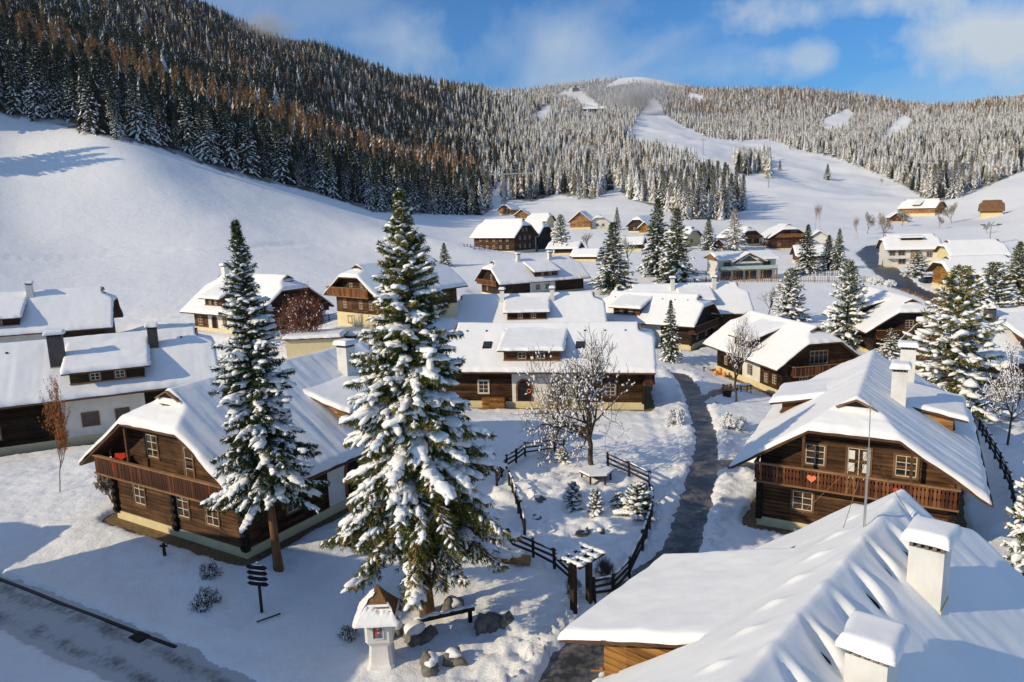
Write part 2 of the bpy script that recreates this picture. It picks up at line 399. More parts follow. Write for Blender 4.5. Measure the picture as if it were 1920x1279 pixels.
TRACK = way([(-60,482,1),(200,480,1),(430,468,1),(560,460,1),(700,455,1),(790,456,1),(868,462,1)])
def ground(x, y):
    x = np.asarray(x, float); y = np.asarray(y, float)
    z = base(x, y); near = (y < 130)
    e = fbm(x*1.3, y*1.3, 21)*.55; e2 = fbm(x*4, y*4, 22)
    d = path_d(x, y)+e*.5
    s = sst(-.05, .22, d)
    for k in STRIP:
        r = rect_d(k, x, y)+e*.35; s = np.minimum(s, sst(.85, 1.15, r))
    df = np.minimum(seg_d(PATHS['footpath'], x, y), seg_d(PATHS['doorpath'], x, y))+e*.5
    bank = np.exp(-((df-.75)/.5)**2)*(.14+e2*.40)*(1-sst(110, 150, y))*(df < 6)
    lump = e2*.07+fbm(x*.8, y*.8, 23)*.12+np.exp(-(((x-1.2)/3.5)**2+((y-27)/4.)**2))*(e2*.30+fbm(x*1.5, y*1.5, 27)*.35)
    gx, gy = 5.5, 43.; gd = np.hypot((x-3.7)/8.5, (y-40.5)/9.5)           # the rough snow of the little garden
    lump = lump+(1-sst(.7, 1.1, gd))*(fbm(x*1.6, y*1.6, 24)*.42)
    fd = np.abs(seg_d(FOOT, x, y)); lump = lump-(1-sst(.0, .9, fd))*(.10+np.abs(vn(x*3, y*3, 31))*.3)*(y < 120)
    dep = .24*s-.12*(1-s)
    td = np.abs(seg_d(TRACK, x, y)+.5); dep = dep-.45*(1-sst(.6, 2.4, td))+.22*np.exp(-((td-3.2)/1.)**2)
    return z+dep+(bank+lump*(1-sst(110, 160, y)))*s
def gz(x, y): return float(ground(np.array([x]), np.array([y]))[0])
def on(px, py, sink=0.):
    x, y, z = gpt(px, py+0); x, y, z2 = x, y, gz(x, y); return (x, y, z2-sink)
def build_terrain():
    yr = np.concatenate([np.arange(-60, 14, 4.), np.arange(14, 70, .22), np.arange(70, 120, .5), np.geomspace(120, 4600, 330)])
    s = np.linspace(-1.0, 1.0, 760)
    Yg, Sg = np.meshgrid(yr, s, indexing='ij'); Xg = Sg*(np.maximum(Yg, 0)+40)
    Xg = Xg*1.02
    Z = ground(Xg, Yg); ny, nx = Z.shape
    V = np.stack([Xg, Yg, Z], -1).reshape(-1, 3)
    i = np.arange(ny-1)[:, None]*nx+np.arange(nx-1)[None]; Fc = np.stack([i, i+1, i+nx+1, i+nx], -1).reshape(-1, 4)
    m, nt, b = mat('snowy ground'); v = coords(nt)
    n0 = noise(nt, v, .25, 6, .6); n1 = noise(nt, v, 1.6, 6, .6); n2 = noise(nt, v, 11, 6, .7)
    col = ramp(nt, n1, [(.3, (.82,.835,.85)), (.7, (.86,.87,.88))])
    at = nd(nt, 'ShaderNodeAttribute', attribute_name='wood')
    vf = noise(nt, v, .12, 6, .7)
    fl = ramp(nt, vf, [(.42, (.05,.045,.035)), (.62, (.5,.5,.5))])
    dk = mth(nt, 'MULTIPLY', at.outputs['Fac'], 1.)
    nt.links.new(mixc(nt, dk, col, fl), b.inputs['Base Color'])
    b.inputs['Roughness'].default_value = .6; b.inputs['Specular IOR Level'].default_value = .2
    n3 = noise(nt, v, .35, 6, .65); p = bump(nt, b, n3, .35, .6); p = bump(nt, b, n1, .5, .10, p); p = bump(nt, b, n2, .8, .045, p)
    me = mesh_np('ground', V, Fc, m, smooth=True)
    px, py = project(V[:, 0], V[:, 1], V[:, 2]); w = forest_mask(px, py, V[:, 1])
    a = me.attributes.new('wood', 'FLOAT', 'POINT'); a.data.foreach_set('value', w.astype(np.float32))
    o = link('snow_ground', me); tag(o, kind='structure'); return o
def inpoly(px, py, poly):
    r = np.zeros(np.shape(px), bool); n = len(poly)
    for i in range(n):
        x0, y0 = poly[i]; x1, y1 = poly[(i+1) % n]
        c = ((y0 > py) != (y1 > py)) & (px < (x1-x0)*(py-y0)/((y1-y0) if y1 != y0 else 1e-9)+x0); r ^= c
    return r
BL = np.array([(-400,165),(0,212),(130,240),(300,278),(420,322),(500,342),(560,354),(650,380),(700,398),(760,400),(830,402),(905,404),(930,388),(960,374),(1000,378),(1040,364),(1080,370),(1110,374),(1155,352),(1180,374),(1230,387),(1290,412),(1370,412),(1410,386),(1412,440),(1760,440),(2400,440)], float)
CLEAR = [
 [(1160,266),(1186,238),(1196,214),(1214,198),(1212,184),(1226,182),(1240,196),(1248,216),(1285,238),(1330,258),(1390,262),(1440,260),(1500,280),(1570,296),(1640,322),(1700,350),(1745,380),(1700,440),(1450,450),(1365,425),(1372,402),(1400,394),(1345,352),(1300,316),(1250,290)],
 [(1540,225),(1590,203),(1606,214),(1580,246),(1545,252)], [(1630,282),(1690,215),(1715,222),(1700,258)],
 [(1690,388),(1790,372),(1850,350),(1920,320),(2050,280),(2400,200),(2400,600),(1690,600)],
 [(1132,164),(1155,150),(1190,132),(1255,148),(1290,166),(1240,160),(1190,155)], [(900,172),(930,160),(990,168),(985,178),(940,180)],
 [(1050,176),(1080,160),(1132,205),(1105,212)], [(800,162),(826,158),(822,172)], [(1088,208),(1135,200),(1130,216),(1095,220)],
 [(1000,215),(1030,195),(1030,215),(1010,240)], [(1290,172),(1320,180),(1315,192),(1290,186)], [(905,385),(935,340),(950,345),(935,395)],
]
ISLE = [[(1378,302),(1440,296),(1442,318),(1400,330),(1380,322)], [(1425,330),(1440,326),(1440,336)]]
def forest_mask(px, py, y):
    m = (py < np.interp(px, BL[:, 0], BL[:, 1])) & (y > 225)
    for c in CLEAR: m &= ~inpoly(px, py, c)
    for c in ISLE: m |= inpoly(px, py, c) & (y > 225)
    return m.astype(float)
def strip_mesh(name, pts, dz, m, n=7, step=.6, label=None, lift=None):
    P = []
    for (x0, y0, w0), (x1, y1, w1) in zip(pts[:-1], pts[1:]):
        k = max(2, int(math.hypot(x1-x0, y1-y0)/step))
        for i in range(k): t = i/k; P.append((x0+(x1-x0)*t, y0+(y1-y0)*t, w0+(w1-w0)*t))
    P.append(pts[-1]); P = np.array(P)
    for _ in range(2): P[1:-1] = (P[:-2]+2*P[1:-1]+P[2:])/4
    T = np.gradient(P[:, :2], axis=0); T /= np.linalg.norm(T, axis=1)[:, None]; N = np.stack([T[:, 1], -T[:, 0]], -1)
    s = np.linspace(-1, 1, n); w = P[:, 2]/2+.45
    X = P[:, :1]+N[:, :1]*s[None]*w[:, None]; Y = P[:, 1:2]+N[:, 1:]*s[None]*w[:, None]
    Z = base(X, Y)+dz; k = len(P)
    i = np.arange(k-1)[:, None]*n+np.arange(n-1)[None]; Fc = np.stack([i, i+1, i+n+1, i+n], -1).reshape(-1, 4)
    me = mesh_np(name, np.stack([X, Y, Z], -1).reshape(-1, 3), Fc, m, smooth=True); a = me.attributes.new('lat', 'FLOAT', 'POINT'); a.data.foreach_set('value', np.tile(s, k).astype(np.float32))
    o = link(name, me); tag(o, kind='structure'); return o
def asphalt(name, dirt, amount, col=(.045,.047,.05), edge=.22, rut=0):
    m, nt, b = mat(name); v = coords(nt); n1 = noise(nt, v, .9, 7, .65); n2 = noise(nt, v, 25, 4)
    la = nd(nt, 'ShaderNodeAttribute', attribute_name='lat').outputs['Fac']; ab = mth(nt, 'ABSOLUTE', la)
    n3 = noise(nt, v, 4.5, 5, .7); n1 = mth(nt, 'ADD', mth(nt, 'MULTIPLY', n1, .65), mth(nt, 'MULTIPLY', n3, .35)); n1 = mth(nt, 'SUBTRACT', n1, mth(nt, 'MULTIPLY', mth(nt, 'POWER', ab, 3.), edge))
    if rut: n1 = mth(nt, 'ADD', n1, mth(nt, 'MULTIPLY', mth(nt, 'COSINE', mth(nt, 'MULTIPLY', mth(nt, 'SUBTRACT', ab, .45), 7.5)), rut))
    c = ramp(nt, n2, [(.3, tuple(q*.7 for q in col)), (.7, tuple(q*1.3 for q in col))])
    nt.links.new(mixc(nt, ramp(nt, n1, [(amount-.05, (1,1,1)), (amount+.14, (0,0,0))]), c, dirt), b.inputs['Base Color'])
    b.inputs['Roughness'].default_value = .45; bump(nt, b, n1, .3, .03); return m
M['asphalt'] = asphalt('wet asphalt', (.20,.18,.16), .40, (.026,.025,.024))
M['icyroad'] = asphalt('icy road', (.42,.44,.46), .52, (.10,.105,.112), .25, .08)
M['road2'] = asphalt('village asphalt', (.6,.6,.62), .26)
# ------------------------------------------------------------------ house builder
def smin(a, b, k=.12): h = np.clip(.5+.5*(b-a)/k, 0, 1); return b*(1-h)+a*h-k*h*(1-h)
def snow_grid(name, u0, u1, v0, v1, zf, th, res, parent, m=None, amp=.03, streak=0., seed=1, extra=None, rnd=.3, clip=None):
    nu = max(4, int((u1-u0)/res)); nv = max(4, int((v1-v0)/res))
    us = np.linspace(u0, u1, nu); vs = np.linspace(v0, v1, nv); U, Vv = np.meshgrid(us, vs)
    zb = zf(U, Vv)
    wob = 1+.25*vn(U*.9+seed, Vv*.9, seed)
    e = np.minimum(np.minimum(U-u0, u1-U), np.minimum(Vv-v0, v1-Vv)); e = np.clip(e/(rnd*wob), 0, 1)
    t = th*(.25+.75*np.sqrt(np.clip(1-(1-e)**2, 0, 1)))
    n = fbm(U*.35+seed*3, Vv*.35, seed+2, 3)*amp*2.6+fbm(U*.9+seed*3, Vv*.9, seed, 2)*amp*1.0+fbm(U*2.2, Vv*2.2, seed+9, 2)*amp*.5
    if streak: n = n+fbm(U*.22+seed, Vv*2.6, seed+4, 3)*streak
    Z = zb+t+n*e
    if extra is not None: Z = Z+extra(U, Vv)*e
    k_ = np.exp(-np.minimum(np.minimum(U-u0, u1-U), np.minimum(Vv-v0, v1-Vv))/.4)*min(.07, th*.25)*(res < .3)
    top = np.stack([U+k_*2*vn(U*1.7+seed, Vv*1.7, 61), Vv+k_*2*vn(U*1.7, Vv*1.7+seed, 62), Z], -1).reshape(-1, 3)
    i = np.arange(nv-1)[:, None]*nu+np.arange(nu-1)[None]; Fc = np.stack([i, i+1, i+nu+1, i+nu], -1).reshape(-1, 4)
    if clip is not None:
        c = top[Fc].mean(1); Fc = Fc[clip(c[:, 0], c[:, 1])]
    ring = list(range(nu))+[nu*j+nu-1 for j in range(1, nv)]+[nu*(nv-1)+j for j in range(nu-2, -1, -1)]+[nu*j for j in range(nv-2, 0, -1)]
    b = top[ring].copy(); b[:, 2] = zb.reshape(-1)[ring]-.03
    cu, cv = (u0+u1)/2, (v0+v1)/2
    V = np.concatenate([top, b]); k = len(ring); n0 = len(top)
    side = np.array([[ring[j], n0+j, n0+(j+1) % k, ring[(j+1) % k]] for j in range(k)])
    Fc = np.concatenate([Fc, side])
    return link(name, mesh_np(name, V, Fc, m or M['roofsnow'], smooth=True), parent)
def frame_at(side, Wd, L, off=0.):
    """origin, right, out for a wall seen from outside"""
    if side == 'F': return (lambda s, z, o: (s, -o-off, z)), Vector((1,0,0)), Vector((0,-1,0))
    if side == 'B': return (lambda s, z, o: (s, L+o+off, z)), Vector((-1,0,0)), Vector((0,1,0))
    if side == 'L': return (lambda s, z, o: (-o-off, s, z)), Vector((0,-1,0)), Vector((-1,0,0))
    if side == 'R': return (lambda s, z, o: (Wd+o+off, s, z)), Vector((0,1,0)), Vector((1,0,0))
    if isinstance(side, tuple): # ('L', u)  a dormer front
        k, uu = side
        if k == 'L': return (lambda s, z, o: (uu-o, s, z)), Vector((0,-1,0)), Vector((-1,0,0))
        return (lambda s, z, o: (uu+o, s, z)), Vector((0,1,0)), Vector((1,0,0))
def window(parent, side, s, z, w, h, Wd, L, casing='framewd', nx=2, nz=3, sash='frame', split=True, curtain=False, shutters=False, name='window'):
    fn, R, O = frame_at(side, Wd, L); o = Vector(fn(s, z, 0)); Z = Vector((0,0,1)); mb = MB()
    c = .11
    for a, b, e, g in ((-w/2-c, -w/2, -c, h+c), (w/2, w/2+c, -c, h+c), (-w/2, w/2, h, h+c), (-w/2, w/2, -c, 0)):
        mb.obox(o, R, O, Z, a, b, -.05, .09, e, g, 0)
    t = .025
    for a, b, e, g in ((-w/2, -w/2+.05, 0, h), (w/2-.05, w/2, 0, h), (-w/2, w/2, 0, .05), (-w/2, w/2, h-.05, h)):
        mb.obox(o, R, O, Z, a, b, -.05, .062, e, g, 1)
    for i in range(1, nx): x = -w/2+w*i/nx; mb.obox(o, R, O, Z, x-t, x+t, -.05, .058, 0, h, 1)
    for i in range(1, nz): y = h*i/nz; mb.obox(o, R, O, Z, -w/2, w/2, -.05, .054, y-t*.8, y+t*.8, 1)
    if shutters:
        for sg in (-1, 1):
            a = sg*(w/2+c+.02); mb.obox(o, R, O, Z, min(a, a+sg*.3), max(a, a+sg*.3), 0, .06, -.05, h+.05, 0)
    ob = mb.build(name, [M[casing], M[sash]], parent)
    if split:
        p = MB(); p.obox(o, R, O, Z, -w/2, w/2, -.05, .035, 0, h, 0)
        p.build('pane', M['glass'], ob)
        if curtain:
            q = MB(); q.obox(o, R, O, Z, -w/2+.05, -w/2+w*.32, 0, .045, .04, h-.04, 0); q.obox(o, R, O, Z, w/2-w*.32, w/2-.05, 0, .045, .04, h-.04, 0)
            q.build('curtain', M['curtain'], ob)
    else:
        ob.data.materials.append(M['glass']); 
        mb2 = MB(); mb2.obox(o, R, O, Z, -w/2, w/2, -.05, .035, 0, h, 0); me = ob.data
        bm = bmesh.new(); bm.from_mesh(me); vs = [bm.verts.new(p) for p in mb2.v]
        for f in mb2.f: fc = bm.faces.new([vs[i] for i in f]); fc.material_index = 2
        bm.to_mesh(me); bm.free()
    return ob
def arch_door(parent, side, s, z, w, h, Wd, L, colm='blue'):
    fn, R, O = frame_at(side, Wd, L); o = Vector(fn(s, z, 0)); Z = Vector((0,0,1))
    def arch(w, h, n=12):
        r = w/2; return [(-r, 0)]+[(-r*math.cos(PI*i/n), h-r+r*math.sin(PI*i/n)) for i in range(n+1)]+[(r, 0)]
    mb = MB(); A = arch(w+.36, h+.18); B = arch(w, h)
    vs = [o+R*x+O*.07+Z*y for x, y in A]+[o+R*x+O*.07+Z*y for x, y in B]; n = len(A)
    vs += [o+R*x-O*.05+Z*y for x, y in A]+[o+R*x-O*.05+Z*y for x, y in B]
    fs = [(i, i+1, n+i+1, n+i) for i in range(n-1)]+[(i+1, i, 2*n+i, 2*n+i+1) for i in range(n-1)]+[(n+i, n+i+1, 3*n+i+1, 3*n+i) for i in range(n-1)]
    mb.add(vs, fs); ob = mb.build('door', M['stone'] if colm == 'stone' else M['redtwig'], parent)
    p = MB(); vs = [o+R*x+O*.02+Z*y for x, y in B]; p.add(vs, [list(range(len(vs)))]); p.build('door_leaf', M['dark'], ob)
    return ob
def house(key, label, cat='house', group=None, name='farmhouse', th=.28, res=.25, segs=None, gable='log', hip=(True, True), hf=.35, ventF=True, logs=False, plinth=.7,
          balcony=None, wins=(), doors=(), dorm=(), chims=(), vents=0, posts=True, streak=(0, 0), extra=None, plot=None, fineseed=1, ovF=1.2, ovS=1.5, snowm=None, clip=None, upper=None, gutter=True, verge=.2):
    ox, oy, oz, a, W, L, ze, R = plot or PLOT[key]
    root = empty(name, (ox, oy, oz), -math.radians(a), label, cat, group)
    hw = W-ovS; Wd = 2*hw; uc = hw; tn = (R-ze)/W; xh = W*hf; zh = R-tn*xh
    th_h = (R-.6-zh)/(ovF+1.0)
    def slope(U, V): return R-tn*np.abs(U-uc)
    def zs(U, V):      # snow-top reference surface
        z = smin(R-tn*(U-uc), R+tn*(U-uc), .10)
        if hip[0]:
            hz = zh+(V+ovF)*th_h; z = np.where(V < .35, np.minimum(z, hz), z)
        if hip[1]:
            hz = zh+(L+ovF-V)*th_h; z = np.where(V > L-.35, np.minimum(z, hz), z)
        return z
    zb = lambda U, V: zs(U, V)-th
    # roof boards
    mb = MB(); e = .06
    v0 = -ovF+e; v1 = L+ovF-e; ue = W-e
    for sg in (-1, 1):
        T = []
        if hip[0]: T += [(xh, v0), (.6/tn, .35), (0, .35)]
        else: T += [(0, v0)]
        if hip[1]: T += [(0, L-.35), (.6/tn, L-.35), (xh, v1)]
        else: T += [(0, v1)]
        T = [(ue, v0)]+T[::1]+[(ue, v1)]
        poly = [(uc+sg*x, y, R-tn*x-th-.02) for x, y in T]
        mb.slab(poly, verge)
    for hh, vv, sgn in ((hip[0], v0, 1), (hip[1], v1, -1)):
        if hh:
            y1 = .35 if sgn == 1 else L-.35
            mb.slab([(uc-xh, vv, zh-th-.02), (uc+xh, vv, zh-th-.02), (uc+.6/tn, y1, R-.6-th-.02), (uc-.6/tn, y1, R-.6-th-.02)], verge-.02)
    roof = mb.build('roof', M['beam'], root)
    ex = (lambda U, V: extra(U, V)) if extra else None
    sk = streak
    def ex2(U, V):
        z = 0
        if sk[0]: z = z+fbm((uc-U)*.22, V*2.6, 4, 3)*sk[0]*(U < uc-.3)
        if sk[1]: z = z+fbm((U-uc)*.22+9, V*2.6, 5, 3)*sk[1]*(U > uc+.3)
        if extra: z = z+extra(U, V)
        return z
    snow_grid('snow_cover', uc-W, uc+W, -ovF, L+ovF, zb, th, res, roof, snowm, .03, 0, fineseed, ex2 if (extra or any(sk)) else None, clip=clip)
    for hh, y, sg in ((hip[0], .35, -1), (hip[1], L-.35, 1)):
        if hh and ventF:   # small triangular vent under the ridge end
            x = .6/tn; g = MB(); y0, y1 = sorted((y, y+sg*.28))
            g.prism([(uc-x*.95, R-.57), (uc+x*.95, R-.57), (uc, R-.22)], 'y', *sorted((y-sg*.1, y+sg*.14)), 1)
            for s2 in (-1, 1): g.bar((uc+s2*x*1.1, y+sg*.12, R-.68), (uc, y+sg*.12, R-.22), .16, .08, 0, up=(0,0,1))
            g.build('gable_vent', [M['rail'], M['dark']], roof)
    # walls
    def prof(z): return min(hw, (R-th-verge-.03-z)/tn)
    zt = zh-th-verge+.05 if True else 0
    if not any(hip): zt = R-th-verge-.05
    segs = segs or [(0, L, gable)]
    for (a0, a1, mm) in segs:
        off = .0 if mm in ('plaster', 'cream') else .04
        zw = R-th-verge-.03-tn*(hw+off)
        isF = a0 == 0; isB = a1 == L
        zt2 = (zh-th-verge+.1 if ((isF and hip[0]) or (isB and hip[1])) else R-th-verge-.1)
        xt = (R-th-verge-.03-zt2)/tn
        if logs and mm.startswith('log') or (logs and mm == 'honey'):
            g = MB(); z = plinth-.02; k = 0; ch = .235
            while z < zt2-.02:
                zz = min(z+ch, zt2); xx = min(hw+off, prof(zz)); j = .012*math.sin(k*2.3)
                g.box(uc-xx-j if xx > hw else uc-xx, uc+xx+j if xx > hw else uc+xx, a0-(off+j if isF else 0), a1+(off+j if isB else 0), z+.012, zz-.012); z = zz; k += 1
            g.prism([(uc-hw, -.1), (uc+hw, -.1), (uc+hw, min(zw, 99)), (uc+xt, zt2), (uc-xt, zt2), (uc-hw, zw)], 'y', a0, a1)
        else:
            g = MB(); g.prism([(uc-hw-off, -.3), (uc+hw+off, -.3), (uc+hw+off, zw), (uc+xt, zt2), (uc-xt, zt2), (uc-hw-off, zw)], 'y', a0-(off if isF else 0), a1+(off if isB else 0))
        g.build('plaster_wall' if mm in ('plaster', 'cream') else 'log_wall', M[mm], root)
    if upper:   # plaster base storey under timber
        g = MB(); g.box(-.07, Wd+.07, -.07, L+.07, -1.5, upper); g.build('base_wall', M['cream'], root)
    if plinth:
        g = MB(); g.box(-.1, Wd+.1, -.1, L+.1, -2.5, plinth); g.build('plinth', M['cream'], root)
    if posts:
        zl = balcony['z'] if balcony else ze-th-.6
        for x in ([0, Wd*.5, Wd] if posts == 3 else [0, Wd]):
            g = MB(); g.box(x-.17, x+.17, -.22, .1, plinth-.1, zl)
            for i in range(int((zl-plinth)/.47)): zz = plinth+i*.47; g.box(x-.13, x+.13, -.32, .1, zz+.05, zz+.25)
            g.build('corner_post', M['post'], root)
    if balcony:
        b = balcony; z = b['z']; u0, u1, d = b['u0'], b['u1'], b['d']; hR = b.get('h', .95)
        bo = MB(); bo.box(u0, u1, -d, 0, z, z+.14)
        for i in range(int((u1-u0)/1.25)+1): x = u0+.2+i*1.25; bo.box(x-.08, x+.08, -d+.08, 0, z-.2, z)
        bo = bo.build('balcony', M['beam'], root)
        r = MB(); x = u0+.06; fl = -d-.04
        while x < u1-.12:
            w = .165; i = random.choice(b.get('mix', [0,0,1,1,2]))
            j = random.uniform(-.012, .012)
            if b.get('wavy', True):
                hh = z+hR; c = x+w/2
                P = [(c-.075, z-.08), (c+.075, z-.08), (c+.075, z+.22), (c+.045, z+.32), (c+.075, z+.45), (c+.075, hh-.3), (c+.045, hh-.2), (c+.078, hh-.05), (c-.078, hh-.05), (c-.045, hh-.2), (c-.075, hh-.3), (c-.075, z+.45), (c-.045, z+.32), (c-.075, z+.22)]
                r.prism(P, 'y', fl-.03+j, fl+.0+j, i)
            else: r.box(x, x+w-.01, fl-.03+j, fl+j, z-.08, z+hR-.03, i)
            x += w+.012
        for uu in (u0, u1):
            y = -d+.06
            while y < -.15: r.box(uu-.02, uu+.02, y, y+.15, z-.05, z+hR-.03, random.choice([0, 0, 1])); y += .165
        r.build('railing', [M['plank1'], M['plank2'], M['plank3']], bo)
        t = MB(); t.box(u0-.06, u1+.06, fl-.10, fl+.08, z+hR-.02, z+hR+.07); t.box(u0-.06, u0+.1, fl+.08, 0, z+hR-.02, z+hR+.07); t.box(u1-.1, u1+.06, fl+.08, 0, z+hR-.02, z+hR+.07)
        t.box(u0-.04, u1+.04, fl-.08, fl+.06, z-.16, z-.06); t.build('top_rail', M['rail'], bo)
        for x in b.get('posts', ()):
            zz = min(R-th-verge-tn*abs(x-uc), zh-th)-.02
            p = MB(); p.box(x-.07, x+.07, -d-.0, -d+.14, z+.14, zz); p.build('balcony_post', M['beam'], bo)
    for w in wins:
        s = dict(casing='framewd', nx=2, nz=3); s.update(w[5] if len(w) > 5 else {}); window(root, *w[:5], Wd, L, **s)
    for d in doors: arch_door(root, *d[:5], Wd, L)
    roofz = lambda u: R-tn*abs(u-uc)
    for D in dorm:
        sd, a0, a1, ue_, zed, sl = D[:6]; opt = D[6] if len(D) > 6 else {}
        sg = 1 if sd == 'R' else -1      # outward direction in u
        if opt.get('auto', True):
            ue_ = uc+sg*(W-opt.get('in_', .35)); uf_ = ue_-sg*.7; zed = roofz(uf_)-th+opt.get('hd', 1.15)+.50; sl = (R-.45-zed)/(abs(ue_-uc)-.45/tn)
        dz = lambda U: zed+sl*(ue_-U)*sg
        # merge where dormer meets main slope
        um = uc+sg*.1
        for k in range(400):
            u = ue_-sg*k*.03
            if abs(u-uc) < .15 or (u-uc)*sg < .15: um = u; break
            if k > 20 and dz(u) <= roofz(u): um = u; break
        uf = opt.get('uf', ue_-sg*.75)
        ttd = .26
        body = MB()
        P = [(uf, roofz(uf)-th-.5), (uf, dz(uf)-ttd-.12), (um, dz(um)-ttd-.12), (um, dz(um)-1.2)]
        body.prism(P, 'y', a0+.55, a1-.55); bo = body.build('dormer', M[opt.get('m', 'log')], root)
        rb = MB(); rb.slab([(ue_-sg*.05, a0+.05, dz(ue_)-ttd-.02), (um, a0+.05, dz(um)-ttd-.02), (um, a1-.05, dz(um)-ttd-.02), (ue_-sg*.05, a1-.05, dz(ue_)-ttd-.02)], .14)
        rb.build('dormer_roof', M['beam'], bo)
        umx = um-sg*.35
        snow_grid('dormer_snow', min(ue_, umx), max(ue_, umx), a0, a1, lambda U, V: dz(U)-ttd, ttd, res*.8, bo, snowm, .03, 0, fineseed+3)
        nw = opt.get('nw', 2); hgt = (dz(uf)-ttd-.14)-(roofz(uf)+.08)
        for i in range(nw):
            s = a0+.55+(a1-a0-1.1)*(i+1)/(nw+1); wh = min(.62, hgt-.34)
            if wh > .25: window(bo, (sd, uf), s, roofz(uf)+.16, opt.get('ww', .62), wh, Wd, L, split=False, nx=2, nz=2)
        sl_ = MB(); sl_.box(min(uf, uf+sg*.14), max(uf, uf+sg*.14), a0+.5, a1-.5, roofz(uf)-.02, roofz(uf)+.07); sl_.build('dormer_sill', M['rail'], bo)
    for c in chims:
        u, v, w, d, zc = c[:5]; cm = c[5] if len(c) > 5 else 'chimney'
        ch = MB(); zz = roofz(u)-1.2; ch.box(u-w/2, u+w/2, v-d/2, v+d/2, zz, zc); co = ch.build('chimney', M[cm], root)
        g = MB(); g.box(u-w/2+.08, u+w/2-.08, v-d/2+.08, v+d/2-.08, zc, zc+.14, 1)
        n = 4
        for i in range(n+1):
            t = -w/2+.05+(w-.1)*i/n
            for vv in (v-d/2+.05, v+d/2-.05): g.box(u+t-.045, u+t+.045, vv-.045, vv+.045, zc, zc+.16, 0)
            for uu in (u-w/2+.05, u+w/2-.05): g.box(uu-.044, uu+.044, v+(t*d/w)-.044, v+(t*d/w)+.044, zc, zc+.157, 0)
        g.box(u-w/2-.10, u+w/2+.10, v-d/2-.10, v+d/2+.10, zc+.16, zc+.22, 0); g.build('chimney_cap', [M['darkchim'] if cm != 'chimney' else M['stone'], M['dark']], co)
        sh = .30 if res < .3 else .34
        U0, U1, V0, V1 = u-w/2-.16, u+w/2+.16, v-d/2-.16, v+d/2+.16
        snow_grid('chimney_snow', U0, U1, V0, V1, lambda U, V: U*0+zc+.22, sh, .07 if res < .3 else .12, co, None, .03, 0, 5, None, .20)
        f = MB(); f.box(u-w/2-.03, u+w/2+.03, v-d/2-.03, v+d/2+.03, roofz(u)-1, roofz(u)+(-tn*w/2)-.0+.05); f.build('flashing', M['cream'], co)
    for i in range(vents):
        v = 1.6+i*(L-3.2)/max(1, vents-1)
        for sg in ((-1, 1) if vents and not extra else ()):
            l = Lumps(); u = uc+sg*1.25; l.add((u, v, roofz(u)+.0), (1,0,0), (0,1,0), (0,0,1), .16, .13, .10, 1, .1, 1); 
            l.build('roof_vent', M['dark'], roof)
    if gutter:
        g = MB()
        for sg in (-1, 1):
            x = uc+sg*(W+.05); g.tube([(x, -ovF+.1, ze-th-.12), (x, L+ovF-.1, ze-th-.12)], .07, 6)
        g.build('gutter', M['beam'], roof)
    root['_geo'] = 0; del root['_geo']
    return root
def cfg(k): ox, oy, oz, a, W, L, ze, R = PLOT[k]; return W, L, ze, R, 2*(W-1.5)

